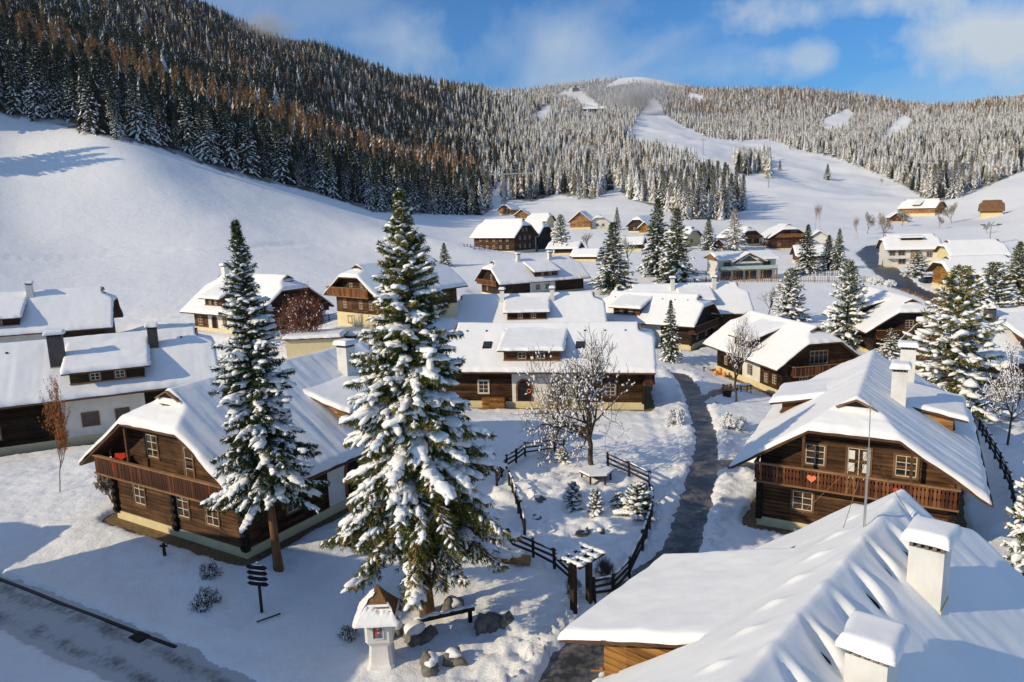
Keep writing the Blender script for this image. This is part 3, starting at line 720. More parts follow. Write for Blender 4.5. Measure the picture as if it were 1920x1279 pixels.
def build_houses():
    c = .18
    # foreground house whose roof fills the lower right
    W, L, ze, R, Wd = cfg('R0')
    def dents(U, V):
        z = 0
        for i in range(9):
            v0 = 16.4-1.62*i
            uu = (U-Wd/2-.68-.12*math.sin(i*2.1))/.36; vv = (V-v0+.35*(U-Wd/2-.7))/.15; z = z-.36*np.exp(-uu**2-vv**2)
            vv = (V-v0-.34)/.15; z = z+.09*np.exp(-((U-Wd/2-.75)/.4)**2-vv**2)
            uu = (U-Wd/2+1.15)/.30; vv = (V-v0-.1)/.16; z = z+.11*np.exp(-uu**2-vv**2)
            z = z+.05*np.exp(-((V-v0-.2)/.28)**2)*np.exp(-((U-Wd/2-.2)/1.4)**2)*(U > Wd/2-.2)
        return z
    h = house('R0', 'nearest farmhouse seen from above, its wide snowy roof filling the lower right corner', res=.09, segs=[(0, L, 'lognew')], logs=False, plinth=.6,
          dorm=[('L', 9.4, 16.0, -2.85, 5.1, .36, dict(m='lognew', uf=-1.45, nw=0, auto=False))], chims=[(6.35, 13.75, .82, .95, 9.08), (6.35, 8.5, .82, .95, 8.72)],
          clip=lambda U, V: ~((V > 9.25) & (V < 16.2) & (U < 2.0)), streak=(.012, .042), extra=dents, th=.34, gutter=False, hf=.30, ventF=False, snowm=M['roofsnow'])
    for i in range(9):
        v0 = 16.4-1.62*i; u = Wd/2+.76+.12*math.sin(i*2.1); v = v0-.03
        z = R-(R-ze)/W*(u-Wd/2)-.24
        l = Lumps(); l.add((u, v, z), (.85,-.1,-.55), (.1,1,0), (.55,0,.85), .24, .085, .05, 2, .15, 1); l.build('roof_vent', M['dark'], h)
    g = MB(); g.box(-1.45, 0, 9.97, 15.43, -.5, 4.9); g.build('wing_wall', M['lognew'], h)
    W, L, ze, R, Wd = cfg('R1')
    house('R1', 'log farmhouse with two hearts on its front balcony, right of the footpath', res=.12, logs=True, plinth=.55,
          segs=[(0, 5.5, 'log'), (5.5, 10.5, 'plaster'), (10.5, L, 'log')],
          balcony=dict(z=3.2, u0=-.1, u1=Wd+.15, d=1.05, mix=[0,1,1,2,1,2], posts=(2.4, 7.6)),
          wins=[('F', 2.35, 1.35, 1.05, 1.1, dict(nx=2, nz=3)), ('F', 6.6, 1.35, 1.05, 1.1), ('F', 2.9, 4.15, 1.0, 1.15, dict(nz=3)), ('F', 7.35, 4.15, 1.0, 1.15, dict(nz=3)),
                ('F', 5.1, 3.45, 1.1, 1.95, dict(nx=2, nz=1, curtain=True)), ('L', 3.0, 1.2, .8, .9), ('L', 8.5, 1.3, .7, .8)],
          doors=[('L', 7.0, .2, 1.1, 2.1)],
          dorm=[('L', 6.3, 11.3, -.75, 6.0, .22, dict(nw=2, auto=False)), ('R', 6.0, 11.3, 10.35, 6.15, .20, dict(nw=2, auto=False, m='honey'))],
          chims=[(6.7, 5.1, .80, .8, 8.75), (7.0, 11.6, .9, .8, 8.9)], streak=(.03, .09), posts=True)
    W, L, ze, R, Wd = cfg('L1')
    house('L1', 'log farmhouse with long dark front balcony and cream plinth behind the left spruce', res=.12, logs=True, plinth=.52,
          segs=[(0, 6.0, 'log'), (6.0, 11.8, 'plaster'), (11.8, L, 'log')],
          balcony=dict(z=3.3, u0=-.15, u1=Wd-.2, d=.95, mix=[0,0,0,1], posts=(3.2,), wavy=False),
          wins=[('F', 2.4, 1.35, 1.0, 1.4), ('F', 6.4, 1.35, 1.0, 1.4), ('F', 8.9, 1.35, 1.0, 1.4), ('F', 4.2, 4.5, 1.0, 1.3), ('F', 7.4, 3.7, .7, 1.8, dict(nx=1, nz=3)), ('R', 3.2, 1.4, .8, 1.0), ('R', 10.3, 1.5, .8, 1.0)],
          doors=[('R', 8.2, .35, 1.3, 2.5)],
          dorm=[('R', 7.6, 13.6, 12.0, 6.2, .22, dict(nw=2, m='honey', auto=False)), ('L', 7, 12.5, -.5, 6.2, .22)],
          chims=[(7.9, 11.9, .85, .85, 8.95)], streak=(.04, .07), posts=3)
    W, L, ze, R, Wd = cfg('C1')
    c1_ = house('C1', 'farmhouse with arched white doorway and orange firewood behind the bare apple tree', res=.16, logs=True, plinth=.7,
          segs=[(0, 6.2, 'log'), (6.2, 12.4, 'plaster'), (12.4, L, 'log')], balcony=dict(z=2.7, u0=-.8, u1=Wd, d=1.0, mix=[0,0,1]),
          wins=[('L', 15.2, 1.5, .95, 1.2, dict(nx=2, nz=3, casing='frame')), ('L', 8.0, 1.55, 1.1, 1.0, dict(casing='framewd')), ('L', 3.0, 1.4, .9, 1.1)],
          doors=[('L', 11.2, .4, 1.3, 2.3)],
          dorm=[('L', 7.2, 13.6, -.55, 5.35, .30, dict(nw=2, m='log', ww=.75))], chims=[], vents=9, posts=True)
    for s_ in (15.0, 5.9):
        R_, t_ = 7.7, (7.7-4.2)/6.3; u_ = 1.55; z_ = R_-t_*(4.8-u_); q = MB(); X = Vector((0, 1, 0)); Y = Vector((1, 0, t_)).normalized(); Z = X.cross(Y)*-1
        o_ = Vector((u_, s_, z_+.03)); q.obox(o_, X, Y, Z, -.42, .42, -.5, .5, -.3, .06, 0); q.obox(o_, X, Y, Z, -.33, .33, -.41, .41, -.3, .09, 1); q.build('skylight', [M['iron'], M['glass']], c1_)
    W, L, ze, R, Wd = cfg('C0')
    house('C0', 'long snowy roof with wide dormer flanked by two chimneys, behind the arched-door farmhouse', res=.2, plinth=.6, segs=[(0, L, 'log')],
          dorm=[('L', 6.5, 13.0, -.6, 5.2, .30, dict(nw=2, m='logdark'))], chims=[(3.2, 6.2, .6, .6, 8.1), (3.2, 13.3, .6, .6, 8.1)], posts=False)
    W, L, ze, R, Wd = cfg('C2')
    house('C2', 'farmhouse with red brown dormer and dark gable, behind the small spruce', res=.2, plinth=.8,
          segs=[(0, 4.5, 'logdark'), (4.5, 9, 'plaster'), (9, L, 'log')], balcony=dict(z=2.7, u0=-.8, u1=Wd+.3, d=1.0, mix=[0,0,0]),
          wins=[('F', 2.4, 1.3, .8, 1.2), ('F', 5.9, 1.3, .8, 1.2), ('L', 2.5, 1.4, .8, 1.)],
          dorm=[('L', 7.2, 12.6, -.3, 5.2, .25, dict(nw=2, m='logred'))], vents=7, posts=True)
    W, L, ze, R, Wd = cfg('C3')
    house('C3', 'farmhouse with pale brown front and two chimneys beside its dormer, below the picket fence', res=.22, plinth=.8,
          segs=[(0, 7., 'log'), (7., 12., 'plaster'), (12., L, 'log')], wins=[('L', 2., 1.5, .8, 1.0), ('L', 4.6, 1.5, .8, 1.)],
          dorm=[('L', 4.4, 9.9, -.4, 5.8, .28, dict(nw=2, m='logdark'))], chims=[(3.2, 4.0, .6, .6, 8.9, 'plaster'), (3.2, 10.4, .6, .6, 8.9, 'plaster')], posts=False)
    W, L, ze, R, Wd = cfg('R2')
    house('R2', 'farmhouse with white side wall and red brown balcony, right of the bare round tree', res=.18, logs=True, plinth=.7,
          segs=[(0, 4.6, 'log'), (4.6, 8.6, 'plaster'), (8.6, L, 'logdark')], balcony=dict(z=2.7, u0=.6, u1=Wd+1.0, d=1.2, mix=[0,0,1,1,2], wavy=False),
          wins=[('F', 2.6, 1.2, 1.1, 1.0, dict(nx=3)), ('F', 4.4, 3.6, 2.2, 1.5, dict(nx=4, nz=1)), ('L', 1.5, 1.3, .7, 1.0), ('L', 3.2, 1.1, .7, 1.0), ('L', 6.8, 1.3, .8, 1.0), ('L', 12.6, 1.3, .7, 1.)],
          dorm=[('L', 5.2, 10.4, -.25, 5.55, .36, dict(nw=2, m='logdark'))], posts=True)
    W, L, ze, R, Wd = cfg('R3')
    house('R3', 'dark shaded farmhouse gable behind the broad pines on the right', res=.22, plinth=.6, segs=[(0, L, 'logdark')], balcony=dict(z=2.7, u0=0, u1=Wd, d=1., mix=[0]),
          wins=[('F', 4.2, 3.8, .9, 1.0), ('F', 2.0, 1.3, .8, 1.0)], dorm=[('L', 5.0, 10.2, -.25, 5.3, .32, dict(nw=2, m='logdark'))], posts=True)
    W, L, ze, R, Wd = cfg('R4')
    house('R4', 'snow roofed farmhouse with dark chimney and wide dormer at the right edge', res=.2, plinth=.7, segs=[(0, 5, 'log'), (5, 11, 'plaster'), (11, L, 'log')],
          wins=[('L', 13, 1.3, .8, 1.)], dorm=[('L', 3.6, 13.4, -1.4, 5.2, .26, dict(nw=3, m='logred'))], chims=[(3.2, 14.2, .8, .8, 8.0, 'darkchim')], posts=False)
    W, L, ze, R, Wd = cfg('L2')
    house('L2', 'farmhouse with two dark chimneys, icicled dormer and white wall, left of the log farmhouse', res=.16, logs=True, plinth=.7,
          segs=[(0, 5.0, 'logdark'), (5.0, 11.2, 'plaster'), (11.2, L, 'logdark')], wins=[('L', 6.8, 1.7, .9, .9, dict(sash='framewd')), ('L', 9.2, 1.6, 1.1, 1.0, dict(sash='framewd')), ('L', 16, 1.4, .8, 1.)],
          dorm=[('L', 4.2, 10.8, -.4, 5.45, .30, dict(nw=2, m='logdark', ww=.7))], chims=[(Wd/2-1.9, 3.9, .8, .8, 8.9, 'darkchim'), (Wd/2-2.9, 11.2, .9, 1.1, 9.1, 'darkchim')], vents=9, streak=(.03, .0), posts=False)
    W, L, ze, R, Wd = cfg('L3')
    house('L3', 'farmhouse with white entrance wall and broad dark gable, behind the left spruce top', res=.2, plinth=.7,
          segs=[(0, 6, 'logdark'), (6, 12.2, 'plaster'), (12.2, L, 'log')], balcony=dict(z=2.7, u0=-.6, u1=Wd+.5, d=1.1, mix=[0]),
          wins=[('L', 8.2, 1.3, .6, 1.0), ('L', 14, 1.0, 1.1, 1.3), ('F', 3, 1.3, .8, 1.)], doors=[('L', 10.6, .3, 1.0, 2.1)],
          dorm=[('L', 7.4, 12.4, -.2, 5.3, .36, dict(nw=2, m='logred'))], chims=[(3.6, 12.2, .8, .8, 9.3)], posts=False)
    W, L, ze, R, Wd = cfg('L4')
    house('L4', 'tall narrow farmhouse with orange balcony over a cream plastered base', res=.2, plinth=0, upper=2.0,
          segs=[(0, L, 'log')], balcony=dict(z=4.3, u0=-.5, u1=Wd+.3, d=1.1, mix=[1,2,2], wavy=False, h=1.0),
          wins=[('F', 1.8, 2.6, .7, 1.1), ('F', 5.0, 2.6, .7, 1.1), ('F', 7.0, 2.6, .7, 1.1), ('F', 2.6, .7, .7, .8), ('F', 3.3, 4.6, .7, 1.2), ('F', 5.4, 4.6, .6, 1.2)], posts=False, ovS=1.2)
    W, L, ze, R, Wd = cfg('L5')
    house('L5', 'snow roofed farmhouse with wide dormer and white chimney at the far left edge', res=.2, plinth=.6, segs=[(0, 7, 'logdark'), (7, 13, 'plaster'), (13, L, 'log')],
          dorm=[('L', 9.6, 17.5, -.3, 5.4, .30, dict(nw=2, m='logdark'))], chims=[(Wd/2-.9, 9.3, .8, .8, 9.2)], posts=False)
    W, L, ze, R, Wd = cfg('C4')
    house('C4', 'farmhouse with balconied gable and red brown dormer between two white chimneys', res=.25, plinth=.6,
          segs=[(0, 7, 'logdark'), (7, 13.5, 'plaster'), (13.5, L, 'logdark')], balcony=dict(z=2.7, u0=-.4, u1=Wd-.4, d=1.1, mix=[1,1,2], wavy=False),
          wins=[('F', 5.4, 3.6, .8, 1.2), ('F', 3, 1.2, .8, 1.), ('R', 9, 1.3, .8, .9), ('R', 11.5, 1.3, .8, .9)],
          dorm=[('R', 7.5, 14.5, Wd+.2, 5.3, .28, dict(nw=2, m='logred'))], chims=[(Wd/2+.6, 6.6, .8, .8, 8.9), (Wd/2+.6, 14.8, .8, .8, 8.9)], posts=False)
    # houses outside the frame on the left whose shadows fall into it
    house('S1', 'farmhouse beyond the left edge throwing its shadow over the snow', res=.5, plinth=.5)
# ------------------------------------------------------------------ trees
def unit(v): return v/np.maximum(np.linalg.norm(v, axis=-1, keepdims=True), 1e-9)
def conifer_meshes(h, r, cb=.08, nb=120, seed=1, tw=.14, tuft=5, bl=.22, bw=.035, snow=1., lsub=2, kind='needle', droop=.55, shape=.85, up=.45, lump=1., fleck=.3, name='spruce', trunk_r=None, bark='bark', lean=0., gold=.12, hang=.35, fs=1., smax=.36, lmin=.72, chain=0.):
    """trunk, crown and snow meshes of one conifer; the base sits at the origin"""
    g = np.random.default_rng(seed); B = []; T = []; SN = Lumps(); FV = []; FF = []
    tr = trunk_r or h*.014
    trunk = MB(); trunk.tube([(lean*h*t*t, 0, -1.0+t*(h+1.0)*.985) for t in np.linspace(0, 1, 9)], [tr*1.5]+[tr*(1.15-1.1*t) for t in np.linspace(.12, 1, 8)], 9, 0)
    limbs = []
    V = []; nV = 0; tint = []
    for i in range(nb):
        f = (i+.5)/nb; f = f**.92
        z0 = h*(cb+(1-cb)*f*.985)+g.uniform(-.22, .22)*(1-f); l = r*((1-f)**shape)*g.uniform(lmin, 1.14)+.012*h*.25*(1-f*.5)
        az = i*2.39996+g.uniform(-.35, .35); e0 = (1-f)*g.uniform(-.22, .2)+f*up*g.uniform(.7, 1.2)+.05
        n = 7; t = np.linspace(0, 1, n)
        rr = l*t; zz = l*(math.tan(e0)*t-droop*(1-f*.75)*t**1.8+.10*t**4)
        if chain: zz = np.maximum(zz, -(z0-.175*h)*np.minimum(1, t*2))
        side = g.uniform(-.12, .12)*l*t**2
        d = np.array([math.cos(az), math.sin(az), 0]); s = np.array([-d[1], d[0], 0])
        P = np.array([lean*h*(z0/h)**2, 0, z0])+rr[:, None]*d+side[:, None]*s+zz[:, None]*np.array([0, 0, 1.])
        limbs.append((P, tr*.28*(1-f)+.012))
        # twigs along the branch
        k = max(3, int(l/tw)); tt = g.uniform(.12, 1.0, k*2); tt = np.sort(tt)
        for q in tt:
            x = q*(n-1); j = min(int(x), n-2); w = x-j; p = P[j]*(1-w)+P[j+1]*w; tg = unit(P[j+1]-P[j])
            sg = g.choice([-1, 1]); tl = min(.32*l*(1.15-q), 1.0)*g.uniform(.5, 1.1)+.06
            dr = unit(tg*g.uniform(.45, .9)+s*sg*g.uniform(.5, 1.)+np.array([0, 0, -g.uniform(.0, hang*1.6)]))
            m = max(1, int(tl/(bl*.75)))
            a = p+dr*tl*((np.arange(m)+.3)/m)[:, None]
            a[:, 2] -= hang*.5*tl*((np.arange(m)+.3)/m)**2
            T.append(np.concatenate([a, np.repeat(dr[None], m, 0)], 1)); 
            ti = .30+.22*q+g.uniform(-.15, .15)+(g.uniform(.25, .5) if g.random() < gold else 0)
            tint += [ti]*m
            if g.random() < fleck*snow:
                c = a.mean(0)+[0, 0, .04]; SN.add(c, dr, unit(np.cross(dr, [0, 0, 1])), np.array([0, 0, 1.]), (tl*.40+.04)*fs**.5, (.06+.04*g.random())*fs, .05*fs, 1, .3)
        # snow pads
        if chain and l > .3:
            if g.random() < chain:
                q = g.uniform(.22, .42); s0 = min(smax, .10+.085*l)*g.uniform(.7, 1.25); wv = g.uniform(0, 6)
                while q < .99:
                    x = min(q, .985)*(n-1); j = min(int(x), n-2); w = x-j; p = P[j]*(1-w)+P[j+1]*w; tg = unit(P[j+1]-P[j]); sd = unit(np.cross(tg, [0, 0, 1.])); upv = np.cross(sd, tg)
                    sz = s0*(.65+.5*math.sin(PI*min(1, (q-.1)*1.1)))*g.uniform(.75, 1.2)
                    SN.add(p+upv*.02+sd*.22*s0*math.sin(wv+q*9), tg, sd, upv, sz*1.25, sz*g.uniform(.75, 1.05), sz*.52, lsub, .55, .5)
                    if l > 1.0 and g.random() < .6:
                        sg = g.choice([-1, 1]); dd = unit(tg*.75+sd*sg*.7+[0, 0, -.4]); SN.add(p+dd*sz*1.0, dd, unit(np.cross(dd, upv)), upv, sz*1.15, sz*.45, sz*.34, lsub, .55, .5)
                    q += sz*1.05/l
                    if g.random() < .10: q += .2
        elif snow > 0 and l > .25:
            kk = int(round(max(1, l/.55*lump)))
            for q in np.linspace(.35, .97, kk):
                if g.random() > .42+.5*snow: continue
                x = min(q+g.uniform(-.05, .05), .98)*(n-1); j = min(int(x), n-2); w = x-j; p = P[j]*(1-w)+P[j+1]*w; tg = unit(P[j+1]-P[j])
                sd = unit(np.cross(tg, [0, 0, 1.])); upv = np.cross(sd, tg)
                sz = min(smax, .11+.10*l)*g.uniform(.5, 1.4)
                SN.add(p+upv*.03+sd*g.uniform(-.2, .2)*sz, tg, sd, upv, sz*g.uniform(.9, 1.5), sz*g.uniform(.6, .95), sz*.62*min(1, .6+.4*snow), lsub, .5, .45)
                if l > 1.2 and g.random() < .5:
                    sg = g.choice([-1, 1]); dd = unit(tg*.6+sd*sg*.8+[0, 0, -.45]); SN.add(p+dd*sz*1.1, dd, unit(np.cross(dd, upv)), upv, sz*1.0, sz*.45, sz*.40, lsub, .5, .4)
    A = np.concatenate(T); m = len(A); tint = np.array(tint)
    # tufts of narrow blades
    K = tuft; p = np.repeat(A[:, :3], K, 0); d = np.repeat(A[:, 3:], K, 0); ti = np.repeat(tint, K)
    rnd = g.normal(0, .62, (m*K, 3)); rnd[:, 2] -= hang*.5; bd = unit(d*.9+rnd); L = bl*g.uniform(.6, 1.25, (m*K, 1))
    sd = unit(np.cross(bd, g.normal(0, 1, (m*K, 3))))*bw*g.uniform(.7, 1.3, (m*K, 1))
    o = p+g.normal(0, .03, (m*K, 3))
    V0 = o-sd*.6; V1 = o+sd*.6; V2 = o+bd*L*.6+sd; V3 = o+bd*L
    VV = np.stack([V0, V1, V2, V3], 1).reshape(-1, 3); Fq = np.arange(len(VV)).reshape(-1, 4)
    crown = mesh_np(name+'_crown', VV, Fq, M[kind]); at = crown.attributes.new('tint', 'FLOAT', 'POINT')
    at.data.foreach_set('value', np.repeat(np.clip(ti+g.uniform(-.06, .06, len(ti)), 0, 1), 4).astype(np.float32))
    lm = MB()
    for P, rad in limbs: lm.tube([tuple(q) for q in P[::2]], [rad, rad*.7, rad*.45, rad*.2], 4, 0, False)
    nt_ = MB(); 
    trunk.v += []; b0 = len(trunk.v); trunk.v += lm.v; trunk.f += [[i+b0 for i in f] for f in lm.f]; trunk.m += lm.m
    tm = trunk.mesh(name+'_trunk', M[bark], True, False)
    sn = mesh_np(name+'_snow', np.concatenate(SN.V), np.concatenate(SN.F), M['treesnow'], smooth=True) if SN.V else None
    return tm, crown, sn
def place_tree(meshes, loc, scale, rz, name, label, cat='tree', group=None, sxy=None, tilt=0.):
    r = bpy.data.objects.new(name, None); COL.objects.link(r); r.location = loc; r.rotation_euler = (0, tilt, rz); sxy = sxy or scale; r.scale = (sxy, sxy, scale)
    tag(r, label, cat, group)
    for n, me in zip(('trunk', 'crown', 'snow'), meshes):
        if me: link(n, me, r)
    return r
def bare_meshes(h, spread, seed=1, trunk=.14, cbh=.25, lv=4, kids=4, snow=.5, leaf=None, bark='bark', name='bare', upw=.35, stems=1, leafn=6, wig=.18, lr=.72, tipr=.006, nseg=4, k0=None):
    g = np.random.default_rng(seed); mb = MB(); SN = Lumps(); LF = []
    def grow(p, d, l, r, k):
        n = nseg; pts = [p]; q = p.copy(); dd = d.copy()
        for i in range(n):
            dd = unit(dd+g.normal(0, wig, 3)+np.array([0, 0, upw*.25 if k else 0])); q = q+dd*l/n; pts.append(q.copy())
        rs = np.linspace(r, max(tipr*.6, r*.62), n+1)
        mb.tube([tuple(x) for x in pts], list(rs), 5 if k < 2 else 3, 0, False)
        if k >= 1 and snow > 0:
            for i in range(1, n+1):
                if g.random() < snow:
                    a, b = pts[i-1], pts[i]; dr = unit(b-a)
                    if abs(dr[2]) > .9: continue
                    s = unit(np.cross(dr, [0, 0, 1.])+1e-6); sz = min(.16, max(.045, r*1.3))*g.uniform(.7, 1.5)*(1.0 if k < lv else 1.15)
                    SN.add((a+b)/2+[0, 0, rs[i]], dr, s, np.cross(s, dr), l/n*.55, sz*.7, sz*.75, 1, .3, .5)
        if k >= lv:
            if leaf:
                for _ in range(leafn): LF.append((pts[g.integers(1, n+1)]+g.normal(0, .05, 3)))
            return
        m = kids if k else (k0 or int(kids*1.3))
        for i in range(m):
            t = g.uniform(.35, 1.) if k else g.uniform(.75, 1.)
            x = t*n; j = min(int(x), n-1); b = pts[j]*(1-(x-j))+pts[j+1]*(x-j)
            az = i*2.4+g.uniform(-.5, .5)
            ax = unit(np.cross(dd, [math.cos(az), math.sin(az), .2])); nd_ = unit(dd*g.uniform(.35, .8)*(1 if k else (1.1-spread))+ax*g.uniform(.5, .95)*(spread+.3)+np.array([0, 0, upw]))
            grow(b, nd_, l*lr*g.uniform(.7, 1.15)*(1 if k else 1.0), rs[j]*.62, k+1)
        if k: grow(pts[-1], unit(dd), l*lr*.9, rs[-1]*.9, k+1)
    for s in range(stems):
        a = 2*PI*s/stems; off = np.array([math.cos(a), math.sin(a), 0])*(0 if stems == 1 else spread*.25)
        d0 = unit(np.array([0, 0, 1.])+(0 if stems == 1 else 1)*np.array([math.cos(a), math.sin(a), 0])*spread*.6+g.normal(0, .04, 3))
        grow(np.array([0, 0, -.5])*(stems == 1)+off, d0, h*cbh+(.5 if stems == 1 else 0), trunk, 0)
    Z = float(np.percentile([v[2] for v in mb.v], 98.5)); k = h/Z
    mb.v = [(v[0]*k, v[1]*k, v[2]*k) for v in mb.v]
    tm = mb.mesh(name+'_branches', M[bark], True, False)
    lf = None
    if LF:
        Pn = np.repeat(np.array(LF)*k, 2, 0); n = len(Pn); a = unit(g.normal(0, 1, (n, 3)))*.075; b = unit(np.cross(a, g.normal(0, 1, (n, 3))))*.05
        lf = mesh_np(name+'_leaves', np.stack([Pn-a, Pn+b, Pn+a, Pn-b], 1).reshape(-1, 3), np.arange(n*4).reshape(-1, 4), M[leaf])
    sn = None
    if SN.V: sn = mesh_np(name+'_snow', np.concatenate(SN.V)*k, np.concatenate(SN.F), M['treesnow'], smooth=True)
    return tm, lf, sn
def tree_h(px, top, loc):   # height of a tree standing at loc whose tip shows at row top
    d = ray(px, top); t = loc[1]/d[1]; return H+d[2]*t-loc[2]
def build_trees():
    # the two tall spruces
    loc = on(802, 1160, .1); h = tree_h(775, 345, loc)
    me = conifer_meshes(h, 4.4, cb=.225, nb=410, seed=3, tw=.07, tuft=7, bl=.21, bw=.024, snow=.55, lsub=2, droop=.62, shape=.92, up=.5, lump=1.05, fleck=.45, smax=.27, lmin=.5, chain=.62, name='tall_spruce', trunk_r=.29, bark='pinebark', gold=.22, hang=.65)
    place_tree(me, loc, 1., .4, 'spruce_tree', 'tallest spruce in the picture, heavy with snow pads, standing behind the white shrine', 'spruce', tilt=-.01)
    loc = on(523, 1076, .1); h = tree_h(465, 405, loc)
    me = conifer_meshes(h, 2.85, cb=.245, nb=320, seed=8, tw=.07, tuft=7, bl=.19, bw=.023, snow=.5, lsub=2, droop=.5, shape=.95, up=.55, lump=1.0, fleck=.45, smax=.23, lmin=.5, chain=.62, name='slim_spruce', trunk_r=.21, bark='pinebark', gold=.08, hang=.45, kind='needle')
    place_tree(me, loc, 1., 1.1, 'spruce_tree', 'slim snow laden spruce with bare orange lower trunk beside the front left log farmhouse', 'spruce', tilt=-.035)
    # mid distance kinds
    SP = [conifer_meshes(14, 3.3, cb=.05, nb=150, seed=20+i, tw=.16, tuft=5, bl=.34, bw=.05, snow=.6, lsub=1, droop=.6, shape=.85, lump=.6, fleck=.25, name='village_spruce') for i in range(2)]
    SW = [conifer_meshes(10, 3.0, cb=.05, nb=130, seed=30+i, tw=.15, tuft=4, bl=.32, bw=.045, snow=1.0, lsub=1, droop=.35, shape=.62, up=.7, lump=.95, fleck=.45, name='village_pine', gold=.3) for i in range(2)]
    FR = conifer_meshes(10, 3.2, cb=.05, nb=90, seed=44, tw=.3, tuft=5, bl=.5, bw=.05, snow=.9, lsub=1, droop=.5, shape=.9, lump=1., fleck=.4, name='frosted_larch', kind='frost')
    L = [ # px, base, top, halfwidth px, kind, label
     (1150,548,415,44,'s','snowy spruce in mid village between the two chimney farmhouse and the tall spruce pair'),
     (1232,520,370,38,'s','left one of the two tall spruces standing close together in mid village'),
     (1268,532,388,42,'s','right one of the two tall spruces standing close together in mid village'),
     (1257,680,562,25,'s','small young spruce in front of the dark shaded gable'),
     (1052,478,402,21,'p','stocky pine in front of the big dark farmhouse with white pillars'),
     (1480,606,503,37,'p','dense snowy pine behind the house with the white side wall, left of its larger neighbour'),
     (1585,658,488,44,'p','large snowy pine behind the house with the white side wall'),
     (1512,515,420,26,'s','slender spruce at the right end of the dark fence beyond the modern house'),
     (1552,508,440,22,'s','snow plastered spruce, left of a pair beside the village road'),
     (1571,508,428,18,'s','thin spiry spruce, right of a pair beside the village road'),
     (1668,672,616,24,'p','small snowy pine behind the chimney of the heart balcony house'),
     (1782,790,500,98,'p','broad snow loaded pine towering behind the heart balcony house'),
     (1852,650,492,60,'p','snowy pine right of the broad pine, in front of the orange chalet'),
     (1902,575,452,42,'s','snowy spruce at the right edge beside the orange chalet'),
     (1720,522,472,26,'p','round topped pine below the modern house on the village road'),
     (1328,470,408,19,'s','snowy spruce beside the little red shed'),
     (834,500,455,16,'s','dark young spruce peeping from behind the tall central spruce'),
     (1925,600,505,30,'s','snow covered spruce cut by the right edge above the road'),
     (1935,1120,812,66,'p','snowy pine cut off by the right edge beside the path fence'),
     (1551,337,307,8,'s','lone spruce standing in the middle of the ski slope'),
     (1462,320,300,4,'s','tiny spruce by the piste edge near the lift pylon'),
     (1157,432,388,9,'s','frosty slim spruce standing among the far houses'),
    ]
    for i, (px, b, t, hwp, kd, lab) in enumerate(L):
        loc = on(px, b, .1); h = tree_h(px, t, loc); me = (SP if kd == 's' else SW)[i % 2]; H0, R0 = (14, 3.3) if kd == 's' else (10, 3.0)
        rad = hwp/F*loc[1]*1.06; place_tree(me, loc, h/H0, i*1.7, 'spruce_tree' if kd == 's' else 'pine_tree', lab, 'spruce' if kd == 's' else 'pine', 'conifers among the village houses', sxy=rad/R0)
    for i, (x_, y_) in enumerate([(-172., 203.), (-178., 208.), (-183., 201.), (-196., 238.)]):
        place_tree(SP[i % 2], (x_, y_, gz(x_, y_)-.2), 1.7, i*2., 'spruce_tree', 'spruce beyond the left edge throwing its long shadow on the snow field', 'spruce', 'spruces beyond the left edge')
    loc = on(1376, 470, .1); h = tree_h(1376, 393, loc); place_tree(FR, loc, h/10, 0, 'larch_tree', 'frosted brownish larch beside the little red shed', 'larch', sxy=28/F*loc[1]/3.2)
    # garden dwarf conifers
    DW = conifer_meshes(2.0, .9, cb=.02, nb=90, seed=60, tw=.07, tuft=5, bl=.13, bw=.03, snow=1., lsub=1, droop=.2, shape=.6, up=.7, lump=2.2, fleck=.6, name='dwarf_conifer')
    for px, b, t, hwp, lab in [(1076, 958, 905, 21, 'dark round dwarf conifer in the garden left of the white one'), (1117, 972, 918, 18, 'small snow white dwarf conifer at the centre of the garden'), (1055, 872, 840, 17, 'low snowy shrub against the top garden fence'), (1197, 975, 908, 38, 'large snow covered bush at the right side of the garden'), (1160, 960, 925, 24, 'smaller snowy bush left of the large garden bush')]:
        loc = on(px, b, .1); h = tree_h(px, t, loc); place_tree(DW, loc, h/2., px, 'garden_shrub', lab, 'shrub', 'shrubs of the round garden', sxy=hwp/F*loc[1]/.9)
    # bare trees
    def bt(px, b, t, me, h0, hwp, r0, lab, name='bare_tree', grp=None, rz=None, cat='tree', bark='branches'):
        loc = on(px, b, .05); h = tree_h(px, t, loc); k = h/h0
        r = empty(name, loc, px*.37 if rz is None else rz, lab, cat, grp); r.scale = (hwp/F*loc[1]/r0,)*2+(k,)
        for n, m_ in zip((bark, 'leaves', 'snow'), me):
            if m_: link(n, m_, r)
        return r
    def rad(me): v = np.array([q.co[:] for q in me[0].vertices]); return float(np.percentile(np.hypot(v[:, 0], v[:, 1]), 98))
    a = bare_meshes(6.5, .85, 9, .15, .22, 5, 3, .16, name='apple', upw=.22, wig=.16, lr=.76, tipr=.013, k0=7); bt(1116, 898, 655, a, 6.5, 150, rad(a), 'wide spreading leafless apple tree with snowy twigs in the round garden', 'apple_tree', rz=1.36)
    a = bare_meshes(6.5, .55, 12, .13, .3, 4, 4, .25, name='roundtree', upw=.42, bark='bark', tipr=.010); bt(1383, 758, 598, a, 6.5, 62, rad(a), 'leafless round crowned tree in front of the white side wall by the footpath')
    a = bare_meshes(6., .45, 17, .07, .28, 4, 4, .0, leaf='orangeleaf', name='hornbeam', upw=.45, leafn=3, tipr=.008); bt(112, 930, 726, a, 6., 55, rad(a), 'young tree with dry orange leaves in front of the left white walled farmhouse')
